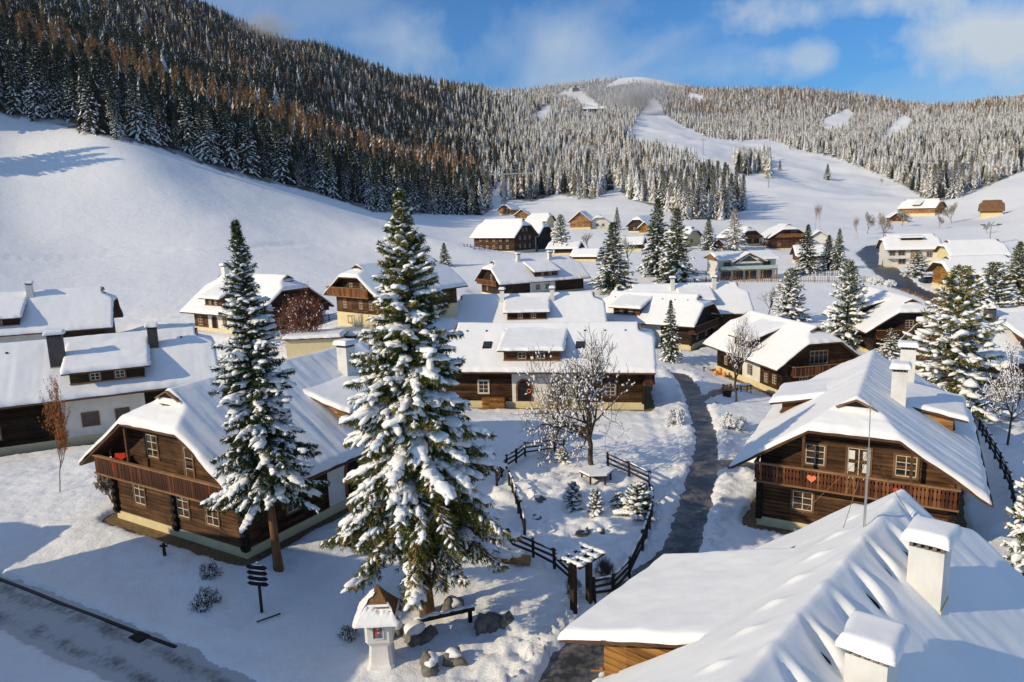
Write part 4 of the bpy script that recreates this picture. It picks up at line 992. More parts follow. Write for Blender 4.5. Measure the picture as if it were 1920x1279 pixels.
    a = bare_meshes(5., .8, 21, .05, .25, 3, 5, .05, bark='redtwig', stems=9, name='redbush', upw=.3, leaf='redtwig', leafn=3, tipr=.012); bt(575, 655, 560, a, 5., 50, rad(a), 'leafless red brown bush in front of the broad dark gable', 'red_bush', cat='bush')
    a = bare_meshes(6., .6, 25, .12, .3, 4, 4, .6, name='snowytree', upw=.25, leaf='redtwig', leafn=1); bt(1888, 838, 655, a, 6., 62, rad(a), 'leafless snow flecked tree beside the path fence on the right')
    f = bare_meshes(6., .5, 31, .10, .25, 3, 5, .35, name='fartree', upw=.4, tipr=.02)
    rf = rad(f)
    for px, b, t, w, lab in [(1105,472,437,16,'small leafless tree before the farmhouse with white pillars'), (1178,500,445,20,'leafless tree left of the tall spruce pair'), (1440,600,540,24,'leafless frosty tree left of the dense pine'), (1432,470,445,10,'leafless bush tree by the brown chalet'), (1712,640,600,18,'snowy leafless shrub behind the shaded gable')]:
        bt(px, b, t, f, 6., w, rf, lab, grp='leafless trees in the village')
    f2 = bare_meshes(9., .25, 33, .12, .4, 3, 5, .1, name='birch', upw=.5, bark='straw', tipr=.03); r2 = rad(f2)
    for px, b, t, w, lab in [(1528,432,384,7,'left of two tall thin birches behind the brown chalet'), (1538,433,383,7,'right of two tall thin birches behind the brown chalet'), (1608,450,408,9,'thin pale tree where the village road bends'), (1650,350,335,5,'thin tree at the edge of the ski slope')]:
        bt(px, b, t, f2, 9., w, r2, lab, 'birch_tree', grp='tall thin trees by the road')
    fz = bare_meshes(6., .6, 35, .12, .2, 4, 4, .2, name='frosty', upw=.35, bark='frost', tipr=.03); r3 = rad(fz)
    for px, b, t, w, lab in [(1655,452,402,18,'frosted round tree above the village road'), (1785,420,382,16,'frosted tree beside the upper right farmhouse'), (1625,440,400,14,'frosted tree left of the hillside cottage'), (1690,425,395,16,'frosted tree right of the hillside cottage'), (1850,440,418,8,'small frosted orchard tree on the right slope'), (1760,430,405,8,'small frosted orchard tree under the upper right farmhouse'), (1270,470,440,12,'frosted tree between the village houses')]:
        bt(px, b, t, fz, 6., w, r3, lab, 'frosted_tree', grp='frosted trees on the far slope')
    sh = bare_meshes(1.3, 1.1, 41, .02, .3, 3, 4, .35, stems=7, name='lowbush', upw=.05, wig=.35, leaf='needledk', leafn=2, tipr=.008); r4 = rad(sh)
    sh2 = bare_meshes(1.4, .8, 43, .02, .3, 3, 5, .9, stems=9, name='snowbush', upw=.25, leaf=None, tipr=.008); r5 = rad(sh2)
    for px, b, t, w, lab, mm in [(395,1090,1055,20,'small dark bush on the snow bank above the icy road, upper of two','a'), (388,1145,1108,28,'low snow capped bush on the snow bank above the icy road, lower of two','a'), (655,1205,1175,22,'dark low shrub left of the white shrine','a'), (1265,800,770,20,'snow crusted bush beside the upper footpath','b'), (1375,810,780,26,'snow crusted low hedge bush right of the footpath','b'), (1642,535,520,15,'frosty shrubs at the lower bend of the village road','b'), (1668,540,526,11,'small frosty shrub on the lower road bend','b'),(1135,1095,1050,22,'dry thin stalks beside the wooden garden gate','c'), (1075,1130,1085,18,'dry thin stalks under the wooden garden gate','c')]:
        m_ = sh if mm == 'a' else sh2
        if mm == 'c': m_ = (sh2[0], None, None)
        bt(px, b, t, m_, 1.5 if mm == 'a' else 1.4, w, r4 if mm == 'a' else r5, lab, 'low_bush', cat='bush')
    hd = bare_meshes(2.2, .3, 47, .03, .3, 3, 5, .45, stems=14, name='hedge', upw=.4, bark='straw', leaf='straw', leafn=3, tipr=.01); bt(212, 948, 885, hd, 2.2, 22, rad(hd), 'dry brown hedge block dusted with snow at the left corner of the front log farmhouse', 'hedge', cat='hedge')

def low_conifer(name, kind, tiers=9, lobes=8, h=1., r=.2, seed=1, gap=.08):
    """simple forest tree of unit height: drooping star shaped tiers, each lobe its own faces"""
    g = np.random.default_rng(seed); V = []; Fc = []; T = []
    for i in range(tiers):
        f = i/(tiers-1); z = gap+(1-gap)*(f**.95)*.93; rr = r*((1-f)**.8)*g.uniform(.8, 1.1)+.012; dz = .055+.05*(1-f)
        zt = z+dz*1.25
        for j in range(lobes):
            a0 = 2*PI*(j+g.uniform(-.3, .3)+.5*(i % 2))/lobes; w = PI/lobes*g.uniform(.75, 1.2); R_ = rr*g.uniform(.65, 1.15)
            z1 = z-dz*g.uniform(.2, 1.0)
            n = len(V)
            V += [(0, 0, zt), (R_*.6*math.cos(a0-w), R_*.6*math.sin(a0-w), z1+dz*.25), (R_*math.cos(a0), R_*math.sin(a0), z1-dz*.15), (R_*.6*math.cos(a0+w), R_*.6*math.sin(a0+w), z1+dz*.25), (R_*.72*math.cos(a0), R_*.72*math.sin(a0), z1+dz*.55)]
            Fc += [(n, n+1, n+4), (n, n+4, n+3), (n+1, n+2, n+4), (n+4, n+2, n+3)]
            s = g.uniform(0, 1.); T += [s, s*.7, s*.55, s*.7, s]
    me = mesh_np(name, np.array(V), np.array(Fc), M[kind]); at = me.attributes.new('tint', 'FLOAT', 'POINT'); at.data.foreach_set('value', np.array(T, np.float32)); return me
def trunk_low(name, h=1., r=.012):
    m = MB(); m.tube([(0, 0, -.06), (0, 0, .5), (0, 0, 1.)], [r, r*.7, r*.15], 5, 0, False); return m.mesh(name, M['bark'], True, False)
def build_forest():
    g = np.random.default_rng(99)
    X = []; Y = []
    d = 232.
    while d < 3200:
        sp = max(4.7, d*.0056)
        n = int(2*.86*d/sp); u = (np.arange(n)/n*2-1)*.86+g.uniform(-.5, .5, n)*1.72/n
        yy = d+g.uniform(-.5, .5, n)*sp; X.append(u*yy); Y.append(yy); d += sp*.95
    X = np.concatenate(X); Y = np.concatenate(Y); Z = base(X, Y)
    px, py = project(X, Y, Z); m = (forest_mask(px+g.normal(0, 2.5, len(px)), py+g.normal(0, 2, len(px))+(fbm(X/22, Y/22, 78)*9+3)*(Y < 700), Y) > .5)
    # loose gaps
    m &= (fbm(X/45, Y/45, 71) > -.45) | (g.random(len(X)) < .5)
    X, Y, Z, px, py = X[m], Y[m], Z[m], px[m], py[m]; n = len(X)
    hh = g.uniform(10, 26, n)**1.0*(1+.25*fbm(X/80, Y/80, 73))*(1-.25*sst(350, 700, Y))
    nz = fbm(X/130, Y/130, 75)+g.normal(0, .16, n)
    left = sst(1050, 800, px)
    kind = np.zeros(n, int)                       # 0 dark snowy spruce, 1 frosted, 2 larch
    band = np.exp(-((py-(np.interp(px, BL[:, 0], BL[:, 1])-75))/34)**2)   # the larch belt above the forest edge
    kind[(nz+1.15*band*left-.06*left > .40)] = 2
    fro = (1-left)*.80+sst(500, 1500, Y)*.15+.05
    kind[(kind == 0) & (g.random(n) < fro)] = 1
    kind[(kind == 2) & (px > 1000) & (py > 215) & (g.random(n) < .75)] = 1
    kind[(kind != 2) & (py < 215) & (px > 1250) & (g.random(n) < .35)] = 2
    kind[(kind == 2) & (Y < 300)] = 0
    app = hh/Y; vis = (px > 5) & (px < 1915) & (py > 20)
    # which of them really show: nothing nearer hides their upper half
    order = np.argsort(-np.where(vis, app, 0))
    grid = np.zeros((400, 2000)); ind = []
    by = np.argsort(Y)
    topy = py-app*F; free = np.zeros(n, bool)
    cov = np.full(2200, 9999.)
    for i in by:
        if not vis[i]: continue
        c = int(px[i]); w = max(1, int(app[i]*F*.14)); sl = cov[max(0, c-w):c+w+1]
        if np.median(sl) > topy[i]+app[i]*F*.18: free[i] = True
        sl[:] = np.minimum(sl, topy[i]+app[i]*F*.12)
    cand = [i for i in order if free[i]]
    ind = {}
    spr = [i for i in cand if kind[i] != 2][:230]; lar = [i for i in cand if kind[i] == 2][:60]
    MS = [conifer_meshes(20, 3.4, cb=.05, nb=100, seed=100+i, tw=.62, tuft=4, bl=.85, bw=.13, snow=.8, lsub=1, droop=.75, shape=.8, lump=.7, fleck=.45, fs=2.4, smax=.6, name='edge_spruce', kind='needledk') for i in range(3)]
    ML = [conifer_meshes(20, 3.4, cb=.12, nb=80, seed=120+i, tw=.62, tuft=4, bl=.8, bw=.06, snow=.35, lsub=1, droop=.2, shape=.8, up=.6, lump=.18, fleck=.05, name='edge_larch', kind='larch') for i in range(2)]
    MF = [conifer_meshes(20, 3.4, cb=.05, nb=100, seed=140+i, tw=.62, tuft=4, bl=.85, bw=.12, snow=1.1, lsub=1, droop=.75, shape=.8, lump=.9, fleck=.7, fs=2.4, smax=.6, name='frosty_spruce', kind='frostneedle') for i in range(2)]
    for j, i in enumerate(spr):
        if px[i] > 905:
            place_tree(MF[j % 2], (X[i], Y[i], Z[i]-.3), hh[i]/20, g.uniform(0, 6.28), 'spruce_tree', 'pale frosted spruce on the lower edge of the forest behind the village', 'spruce', 'spruces along the forest edge', sxy=g.uniform(.75, 1.15)*hh[i]/20); continue
        wx = g.uniform(.75, 1.15)*hh[i]/20
        place_tree(MS[j % 3], (X[i], Y[i], Z[i]-.3), hh[i]/20, g.uniform(0, 6.28), 'spruce_tree', 'dark snow dusted spruce on the front edge of the mountain forest', 'spruce', 'spruces along the forest edge', sxy=wx)
    for j, i in enumerate(lar):
        place_tree(ML[j % 2], (X[i], Y[i], Z[i]-.3), hh[i]/20, g.uniform(0, 6.28), 'larch_tree', 'orange brown larch rising above the forest edge', 'larch', 'larches of the mountain forest', sxy=g.uniform(.7, 1.1)*hh[i]/20)
    keep = np.ones(n, bool); keep[spr] = False; keep[lar] = False
    X, Y, Z, hh, kind = X[keep], Y[keep], Z[keep], hh[keep], kind[keep]; n = len(X)
    print('forest trees', n)
    col = bpy.data.collections.new('forest_kinds')      # not linked to the scene: only a source of instances
    spec = [('a0', 'low_dark', 10, 9, .17), ('a1', 'low_dark', 9, 8, .20), ('b0', 'low_frost', 10, 8, .17), ('b1', 'low_frost', 9, 8, .20), ('c0', 'low_larch', 8, 6, .16), ('c1', 'low_larch', 7, 7, .19)]
    for i, (a, kd, t, l, r) in enumerate(spec):
        me = low_conifer('forest_tree_'+a, kd, t, l, 1., r, 200+i, .07 if kd != 'low_larch' else .16); o = bpy.data.objects.new('k'+str(i), me); col.objects.link(o)
    me = bpy.data.meshes.new('forest_points'); me.vertices.add(n); me.vertices.foreach_set('co', np.stack([X, Y, Z-.4], -1).astype(np.float32).ravel())
    def attr(nm, ty, v, k='value'):
        a = me.attributes.new(nm, ty, 'POINT'); a.data.foreach_set(k, v)
    attr('kind', 'INT', (kind*2+g.integers(0, 2, n)).astype(np.int32))
    w = hh*g.uniform(.85, 1.25, n)
    attr('size', 'FLOAT_VECTOR', np.stack([w, w, hh], -1).astype(np.float32).ravel(), 'vector')
    attr('turn', 'FLOAT_VECTOR', np.stack([g.normal(0, .02, n), g.normal(0, .02, n), g.uniform(0, 6.28, n)], -1).astype(np.float32).ravel(), 'vector')
    ob = link('mountain_forest', me); tag(ob, 'dense conifer forest with larches covering the mountain slopes', 'forest', kind='stuff')
    ng = bpy.data.node_groups.new('forest', 'GeometryNodeTree'); ng.interface.new_socket('Geometry', in_out='INPUT', socket_type='NodeSocketGeometry'); ng.interface.new_socket('Geometry', in_out='OUTPUT', socket_type='NodeSocketGeometry')
    N = ng.nodes; gi = N.new('NodeGroupInput'); go = N.new('NodeGroupOutput'); ip = N.new('GeometryNodeInstanceOnPoints'); ci = N.new('GeometryNodeCollectionInfo')
    ci.inputs['Collection'].default_value = col; ci.inputs['Separate Children'].default_value = True; ci.inputs['Reset Children'].default_value = True
    ip.inputs['Pick Instance'].default_value = True
    def na(nm, ty): x = N.new('GeometryNodeInputNamedAttribute'); x.data_type = ty; x.inputs['Name'].default_value = nm; return x.outputs['Attribute']
    ng.links.new(gi.outputs[0], ip.inputs['Points']); ng.links.new(ci.outputs[0], ip.inputs['Instance'])
    ng.links.new(na('kind', 'INT'), ip.inputs['Instance Index']); ng.links.new(na('size', 'FLOAT_VECTOR'), ip.inputs['Scale'])
    er = N.new('FunctionNodeEulerToRotation'); ng.links.new(na('turn', 'FLOAT_VECTOR'), er.inputs[0]); ng.links.new(er.outputs[0], ip.inputs['Rotation'])
    ng.links.new(ip.outputs[0], go.inputs[0])
    md = ob.modifiers.new('forest', 'NODES'); md.node_group = ng
EXPO = 0.
# ------------------------------------------------------------------ smaller things
def fence(pts, label, h=1.0, gap=1.9, rails=3, m='fence', name='wooden_fence', snow=True, pw=.12, world=False, cross=False, pick=0):
    P = [(*p, gz(*p)) for p in pts] if world else [on(*p) for p in pts]
    r = empty(name, P[0], 0, label, 'fence'); o = Vector(P[0]); pos = []
    for a, b in zip(P[:-1], P[1:]):
        n = max(1, round(math.dist(a[:2], b[:2])/gap))
        for i in range(n): x = a[0]+(b[0]-a[0])*i/n; y = a[1]+(b[1]-a[1])*i/n; pos.append(Vector((x, y, gz(x, y)))-o)
    pos.append(Vector(P[-1])-o)
    me = None
    for i, p in enumerate(pos[:99]):
        if me is None: q = MB(); q.box(-pw/2, pw/2, -pw/2, pw/2, -.6, h+.08); me = q.mesh('post', M[m])
        c = link('post', me, r); c.location = p; c.rotation_euler = (random.uniform(-.04, .04), random.uniform(-.04, .04), random.random())
    if pick:
        q = MB()
        for a, b in zip(pos[:-1], pos[1:]):
            l = (b-a).length; n = max(1, int(l/pick))
            for i in range(n):
                c = a+(b-a)*(i+.5)/n; q.box(c.x-.045, c.x+.045, c.y-.02, c.y+.02, c.z-.1, c.z+h)
        q.build('pickets', M[m], r)
    for k in range(rails):
        q = MB(); s = Lumps(); z = h*(.30+.65*k/max(1, rails-1))
        for i, (a, b) in enumerate(zip(pos[:-1], pos[1:])):
            j = .05*math.sin(i*3.1+k); A = a+Vector((0, 0, z+j)); B = b+Vector((0, 0, z-j)); d = (B-A).normalized()
            q.bar(A-d*.15, B+d*.15, .09, .10)
        ob = q.build('rail', M[m], r)
        if snow and k == rails-1:
            for a, b in zip(pos[:-1], pos[1:]):
                A = a+Vector((0, 0, z+.06)); d = (b-a); l = d.length; d = d/l; sd = d.cross(Vector((0,0,1)))
                for t in (.25, .7): s.add(A+d*l*t, d, sd, (0,0,1), l*.28, .07, .07, 1, .3)
            s.build('rail_snow', M['treesnow'], ob)
    return r
def thing(name, loc, label, cat, rz=0, group=None): return empty(name, loc, rz, label, cat, group)
def shrine():
    loc = on(718, 1252, .0); r = thing('wayside_shrine', loc, 'white plastered wayside shrine with steep shingled roof and small saint picture', 'shrine', .03)
    # local frame: -y towards the viewer; two stage square pillar tapering below
    def ring(w, z, b=.12): h = w/2; c = b; return [(-h+c,-h,z),(h-c,-h,z),(h,-h+c,z),(h,h-c,z),(h-c,h,z),(-h+c,h,z),(-h,h-c,z),(-h,-h+c,z)]
    mb = MB(); R = [ring(1.12, -.6), ring(1.10, .12), ring(.98, .2), ring(.86, .95), ring(.92, 1.05), ring(1.10, 1.2), ring(1.10, 2.2)]
    for a in R: mb.v += a
    for i in range(len(R)-1):
        for j in range(8): mb.f.append([i*8+j, i*8+(j+1) % 8, i*8+8+(j+1) % 8, i*8+8+j]); mb.m.append(0)
    mb.f.append([48+j for j in range(8)]); mb.m.append(0); mb.build('pillar', M['chimney'], r)
    rf = MB(); n = 9
    for i in range(n):
        t = i/n; w0 = .84*(1-t)**1.15+.04; z0 = 2.14+1.25*t; t1 = (i+1)/n; w1 = .84*(1-t1)**1.15+.05
        rf.add([(-w0,-w0,z0),(w0,-w0,z0),(w0,w0,z0),(-w0,w0,z0),(-w1,-w1,z0+.17),(w1,-w1,z0+.17),(w1,w1,z0+.17),(-w1,w1,z0+.17)], [(0,3,2,1),(4,5,6,7),(0,1,5,4),(1,2,6,5),(2,3,7,6),(3,0,4,7)])
    ro = rf.build('shingle_roof', M['shingle'], r)
    for R_ in ((1, 0, .50), (2, .02, .16), (3, .0, .80)):     # snow sheets clinging to the shingles
        f, t0, t1 = R_; nx, ny = 26, 16; xs = np.linspace(-1, 1, nx); ts = np.linspace(t0, t1, ny); X_, T_ = np.meshgrid(xs, ts)
        w = .84*(1-T_)**1.12+.05; out = w+.045+.03*vn(X_*6+f, T_*30, 8); hh_ = 2.18+1.25*T_+.05
        x = X_*w*1.02; rag = T_ > t1-.16-.22*vn(X_*5+f*3, T_*0+f, 9)
        out = np.where(rag, w-.06, out); out[:, 0] -= .05; out[:, -1] -= .05
        P = {1: (x, -out, hh_), 2: (out, x, hh_), 3: (-out, x, hh_)}[f]
        V_ = np.stack(P, -1).reshape(-1, 3); i = np.arange(ny-1)[:, None]*nx+np.arange(nx-1)[None]
        F_ = np.stack([i, i+1, i+nx+1, i+nx], -1).reshape(-1, 4)
        low = V_[:nx].copy(); low[:, 2] -= .09; n0 = len(V_); V_ = np.concatenate([V_, low]); F_ = np.concatenate([F_, np.array([[j, n0+j, n0+j+1, j+1] for j in range(nx-1)])])
        link('roof_snow', mesh_np('roof_snow', V_, F_, M['treesnow'], smooth=True), ro)
    n_ = MB(); A = [(-.19, 0), (-.19, .42)]+[(-.19*math.cos(PI*i/8), .42+.17*math.sin(PI*i/8)) for i in range(1, 8)]+[(.19, .42), (.19, 0)]
    n_.add([(x, -.568, 1.42+z) for x, z in A], [list(range(len(A)))]); ic = n_.build('icon_picture', M['stone'], r)
    f = MB()
    for a, b in zip(A, A[1:]+A[:1]): f.bar((a[0]*1.1, -.58, 1.42+a[1]*1.02), (b[0]*1.1, -.58, 1.42+b[1]*1.02), .05, .04)
    f.build('picture_frame', M['chimney'], ic)
    p = MB(); p.add([(-.10, -.574, 1.44), (.13, -.574, 1.44), (.08, -.574, 1.76), (-.06, -.574, 1.78)], [(0,1,2,3)], 0)
    p.add([(-.13, -.577, 1.56), (-.01, -.577, 1.50), (.0, -.577, 1.78), (-.1, -.577, 1.78)], [(0,1,2,3)], 1)
    for c, rr, m_ in (((0, 1.85), .065, 2), ((.02, 1.68), .05, 2)): p.add([(c[0]+rr*math.cos(a*PI/5), -.580, c[1]+rr*math.sin(a*PI/5)) for a in range(10)], [list(range(10))], m_)
    p.build('painted_figure', [M['blue'], M['red'], M['skin']], ic)
def signpost():
    loc = on(492, 1157); r = thing('signpost', loc, 'dark wooden signpost with four pairs of arrow boards capped with snow', 'signpost', -.25)
    p = MB(); p.box(-.05, .05, -.05, .05, -.4, 2.45); p.build('post', M['fence'], r); s = Lumps()
    for i in range(4):
        z = 2.28-i*.27
        for sg in (-1, 1):
            b = MB(); b.prism([(0, z-.10), (sg*.42, z-.10), (sg*.56, z), (sg*.42, z+.10), (0, z+.10)], 'y', -.09, -.055); b.build('arrow_board', M['post'], r)
        s.add((0, -.07, z+.11), (1,0,0), (0,1,0), (0,0,1), .38, .05, .035, 1, .3)
    s.add((0, 0, 2.47), (1,0,0), (0,1,0), (0,0,1), .08, .08, .07, 1); s.build('board_snow', M['treesnow'], r)
def rock(px, py, w, hh, label, snow=.5, seed=1):
    loc = on(px, py, .08); r = thing('boulder', loc, label, 'boulder', seed); l = Lumps(); l.add((0, 0, 0), (1,0,0), (0,1,0), (0,0,1), w/2, w*.36, hh, 3, .55, .3); l.build('stone', M['stone'], r)
    s = Lumps(); s.add((0, .02, hh*.72), (1,0,0), (0,1,0), (0,0,1), w*.38, w*.28, hh*.42, 3, .2, .05); s.build('snow_cap', M['treesnow'], r) if snow else None
def log_bench(px, py, a, L_, label):
    loc = on(px, py); r = thing('log_bench', loc, label, 'bench', a)
    b = MB(); b.tube([(-L_/2, 0, .62), (L_/2, 0, .62)], .13, 10); b.build('seat', M['fence'], r)
    for x in (-L_*.42, L_*.42): q = MB(); q.box(x-.08, x+.08, -.08, .08, -.4, .55); q.build('leg', M['post'], r)
    s = Lumps(); 
    for x in np.linspace(-L_*.42, L_*.42, 5): s.add((x, 0, .73), (1,0,0), (0,1,0), (0,0,1), L_*.14, .12, .09, 2, .3)
    s.build('seat_snow', M['treesnow'], r)
def heart(px, py, k, u, v, z, size, m, label):
    x, y = uv(k, u, v); r = Vector((x, y, PLOT[k][2]+z)); mb = MB(); n = 28; P = []
    for i in range(n):
        t = 2*PI*i/n; P.append((size*math.sin(t)**3, size*(13*math.cos(t)-5*math.cos(2*t)-2*math.cos(3*t)-math.cos(4*t))/16))
    mb.prism(P, 'y', -.03, .03); o = mb.build('heart_decoration', M[m]); o.location = r; o.rotation_euler = (0, 0, -math.radians(PLOT[k][3])); tag(o, label, 'heart'); return o
def chalet(px, py, a, W, L, ze, R, label, side=None, **kw):
    x, y, z = gpt(px, py); z = gz(x, y); hw = W-kw.get('ovS', 1.0); a_ = math.radians(a)
    ox, oy = x-hw*math.cos(a_), y+hw*math.sin(a_)
    kw.setdefault('ovS', 1.0); kw.setdefault('ovF', .9)
    return house(None, label, name=kw.pop('name', 'chalet'), plot=(ox, oy, z-.1, a, W, L, ze, R), res=.4, th=.35, posts=False, gutter=False, group='houses of the far village', **kw)
def car(px, py, rz, m, label, k=0):
    loc = on(px, py); r = thing('parked_car', loc, label, 'car', rz, 'cars parked by the village road')
    b = MB(); prof = [(-2.1,.28),(2.1,.28),(2.15,.75),(1.25,.92),(-1.95,.98),(-2.15,.7)]; b.prism(prof, 'y', -.85, .85)
    cab = [(-1.7,.96),(1.0,.93),(.45,1.42),(-1.35,1.45)]; b.prism([(x*.99, z+.03) for x, z in [(-1.35,1.40),(.42,1.38),(.40,1.44),(-1.33,1.46)]], 'y', -.66, .66); b.build('body', M[m], r)
    g = MB(); g.prism(cab, 'y', -.72, .72); g.build('window_glass', M['carglass'], r)
    for x in (-1.3, 1.3):
        for y in (-.8, .8): w = MB(); w.tube([(x, y-.1, .32), (x, y+.1, .32)], .33, 14); w.build('wheel', M['iron'], r)
    s = Lumps(); s.add((-.4, 0, 1.45), (1,0,0), (0,1,0), (0,0,1), 1.1, .7, .16, 2, .2); s.add((1.5, 0, .9), (1,0,0), (0,1,0), (0,0,1), .6, .75, .09, 2, .2); s.build('snow', M['treesnow'], r)
def pylon(px, py, top, label, rz=0, arm=3.2):
    loc = on(px, py); h = tree_h(px, top, loc); r = thing('lift_pylon', loc, label, 'lift pylon', rz, 'ski lift pylons')
    q = MB(); q.tube([(0, 0, -1), (0, 0, h)], [h*.035, h*.022], 8); q.build('mast', M['steel'], r)
    q = MB(); q.box(-arm, arm, -.15, .15, h-.4, h); q.bar((0, 0, h), (-arm*.35, 0, h+h*.16), .2); q.bar((0, 0, h), (arm*.35, 0, h+h*.16), .2); q.build('crossarm', M['steel'], r)
    for s in (-1, 1): q = MB(); q.box(s*arm-.12, s*arm+.12, -1.1, 1.1, h, h+.3); q.build('roller_rack', M['iron'], r)
def build_props():
    # unseen block outside the frame, shaped to cast shade on lawn and icy road
    r = thing('unseen_shade_block', (-38.9, 27.9, 0), 'unseen flat roofed block beyond the lower left edge, shaped to shade the lawn', 'house', math.atan2(-.34, .94)); q = MB(); q.box(0, 15.3, -14, 0, -1, 11.6); q.build('block_wall', M['plaster'], r)
    q = MB(); q.box(-.1, 15.4, -14.1, .1, 11.6, 12.); q.build('snow_cover', M['roofsnow'], r)
    shrine(); signpost()
    # small marker posts
    for px, py, h, lab in [(310, 1050, .7, 'short dark marker post in the snow below the front log farmhouse'), (1620-300, 700, .6, 'small dark post beside the upper footpath')]:
        loc = on(px, py); q = MB(); q.box(-.06, .06, -.06, .06, -.4, h); q.box(-.2, .2, -.03, .03, h-.2, h-.1); o = q.build('marker_post', M['fence']); o.location = loc; tag(o, lab, 'post')
    # kerb of the icy road
    pts = [gpt(*p)[:2] for p in [(-60,1062),(0,1090),(60,1113),(120,1138),(200,1168),(270,1196),(330,1218)]]
    q = MB(); pr = None
    P = [Vector((x, y, gz(x, y)+.15)) for x, y in pts]
    for a, b in zip(P[:-1], P[1:]): q.bar(a-(b-a)*.01, b, .15, .26)
    o = q.build('kerb', M['iron']); tag(o, kind='structure')
    loc = on(262, 1199); q = MB(); q.box(-.38, .38, -.28, .28, -.1, .06)
    for i in range(6): q.box(-.33, .33, -.24+i*.088, -.20+i*.088, .06, .085)
    o = q.build('drain_grate', M['iron']); o.location = (loc[0], loc[1], float(base(np.array([loc[0]]), np.array([loc[1]]))[0])+.10); o.rotation_euler = (0, 0, -.5); tag(o, 'dark iron drain grate at the edge of the icy road', 'drain')
    q = MB(); loc = on(505, 1172); q.tube([(-.45, -.28, .05), (.45, .3, .09)], .035, 6); o = q.build('fallen_stick', M['fence']); o.location = loc; tag(o, 'dark stick lying in the snow at the foot of the signpost', 'stick')
    rock(640, 1180, .01, .01, '', 0) if False else None
    for i, (px, py, w, h, lab) in enumerate([(780,1205,1.5,.75,'snow dusted boulder between the shrine and the log bench'), (850,1150,1.3,.5,'dark boulder right of the tall spruce trunk'), (910,1182,1.5,.55,'long dark boulder at the end of the right log bench'), (952,1178,.7,.35,'small dark stone right of the long boulder'), (808,1262,1.1,.6,'dark stone with snowy top at the bottom centre'), (850,1250,.9,.5,'snow covered stone beside the bottom centre stone'), (1095,1005,.8,.35,'low stone in the middle of the garden'), (1125,1003,.55,.3,'small stone right of the low garden stone'), (1010,945,.8,.35,'snowy stone ring piece in the garden near the left fence'), (1005,980,.6,.3,'small dark stone in the garden near the left fence'), (742,1195,1.1,.6,'stone right behind the shrine')]): rock(px, py, w, h, lab, 1 if i not in (2, 3) else 0, i+1)
    log_bench(838, 1185, .35, 2.6, 'snow covered log bench in front of the tall spruce')
    # snow covered trough log
    loc = on(962, 1062); r = thing('log_trough', loc, 'hollow snow filled log lying left of the garden fence', 'log', -.25); q = MB(); q.tube([(-.9, 0, .22), (.9, 0, .22)], .24, 12); q.build('log', M['honey'], r); s = Lumps(); s.add((-.1, 0, .36), (1,0,0), (0,1,0), (0,0,1), .8, .2, .16, 2, .2); s.build('snow', M['treesnow'], r)
    # garden fence
    fence([(932,915),(950,885),(985,862),(1040,852),(1058,856)], 'curved rail fence along the top left of the round garden')
    fence([(1140,882),(1180,897),(1218,918),(1224,960),(1218,1000),(1205,1045),(1180,1085),(1150,1112),(1115,1138)], 'long rail fence curving round the right side of the garden')
    fence([(955,915),(968,950),(978,985),(984,1018)], 'short leaning fence on the left side of the garden', rails=2)
    fence([(955,1038),(1000,1052),(1040,1078),(1068,1098)], 'rail fence on the lower left of the garden leading to the gate')
    fence([(1835,812),(1855,850),(1875,885),(1892,925),(1900,965),(1905,985)], 'dark rail fence beside the path at the right edge', h=1.1)
    # hexagonal bench round the apple tree
    loc = on(1118, 905); r = thing('tree_bench', loc, 'snow topped hexagonal bench round the apple tree trunk', 'bench'); hx = [(1.15*math.cos(i*PI/3), 1.15*math.sin(i*PI/3)) for i in range(6)]
    q = MB(); q.prism(hx, 'z', .40, .48); q.build('seat', M['fence'], r)
    for x, y in hx: q = MB(); q.box(x*.85-.06, x*.85+.06, y*.85-.06, y*.85+.06, -.4, .4); q.build('leg', M['fence'], r)
    q = MB(); q.prism([(x*1.01, y*1.01) for x, y in hx], 'z', .485, .62); o = q.build('seat_snow', M['treesnow'], r)
    # wooden gate frame
    a = on(1076, 1160); b = on(1105, 1140); r = thing('garden_gate', a, 'dark wooden gate frame with snow covered lattice top at the garden entrance', 'gate', math.atan2(b[1]-a[1], b[0]-a[0])); w = math.dist(a[:2], b[:2])
    for x in (0, w): q = MB(); q.box(x-.12, x+.12, -.12, .12, -.4, 2.55); q.build('gate_post', M['fence'], r)
    q = MB(); q.box(-.3, w+.3, -.62, -.5, 2.45, 2.57); q.box(-.3, w+.3, .5, .62, 2.45, 2.57); q.box(-.3, w+.3, -.06, .06, 2.44, 2.56)
    for i in range(4): x = -.22+i*(w+.44)/3; q.box(x-.05, x+.05, -.75, .75, 2.57, 2.65)
    q.build('lattice', M['fence'], r); s = Lumps()
    for i in range(4):
        x = -.22+i*(w+.44)/3
        for y in (-.6, -.3, 0, .3, .6): s.add((x, y, 2.66), (1,0,0), (0,1,0), (0,0,1), .15, .20, .08, 2, .3)
    for y in (-.56, 0, .56):
        for i in range(7): s.add((-.22+i*(w+.44)/6, y, 2.60), (1,0,0), (0,1,0), (0,0,1), .18, .10, .11, 2, .3)
    s.build('lattice_snow', M['treesnow'], r)
    # farmhouse decorations
    heart(0, 0, 'R1', 2.9, -1.17, 3.72, .24, 'coral', 'coral heart on the left part of the balcony with hearts')
    heart(0, 0, 'R1', 7.1, -1.17, 3.68, .26, 'red', 'bright red heart on the right part of the balcony, above the foreground roof ridge')
    x, y = uv('L1', 1.9, -.7); o = MB(); o.box(-.3, .3, -.25, .25, .30, .38); o.box(-.3, .3, .18, .25, .38, .8)
    for sx_ in (-.27, .27):
        for sy_ in (-.2, .2): o.box(sx_-.03, sx_+.03, sy_-.03, sy_+.03, -.1, .3)
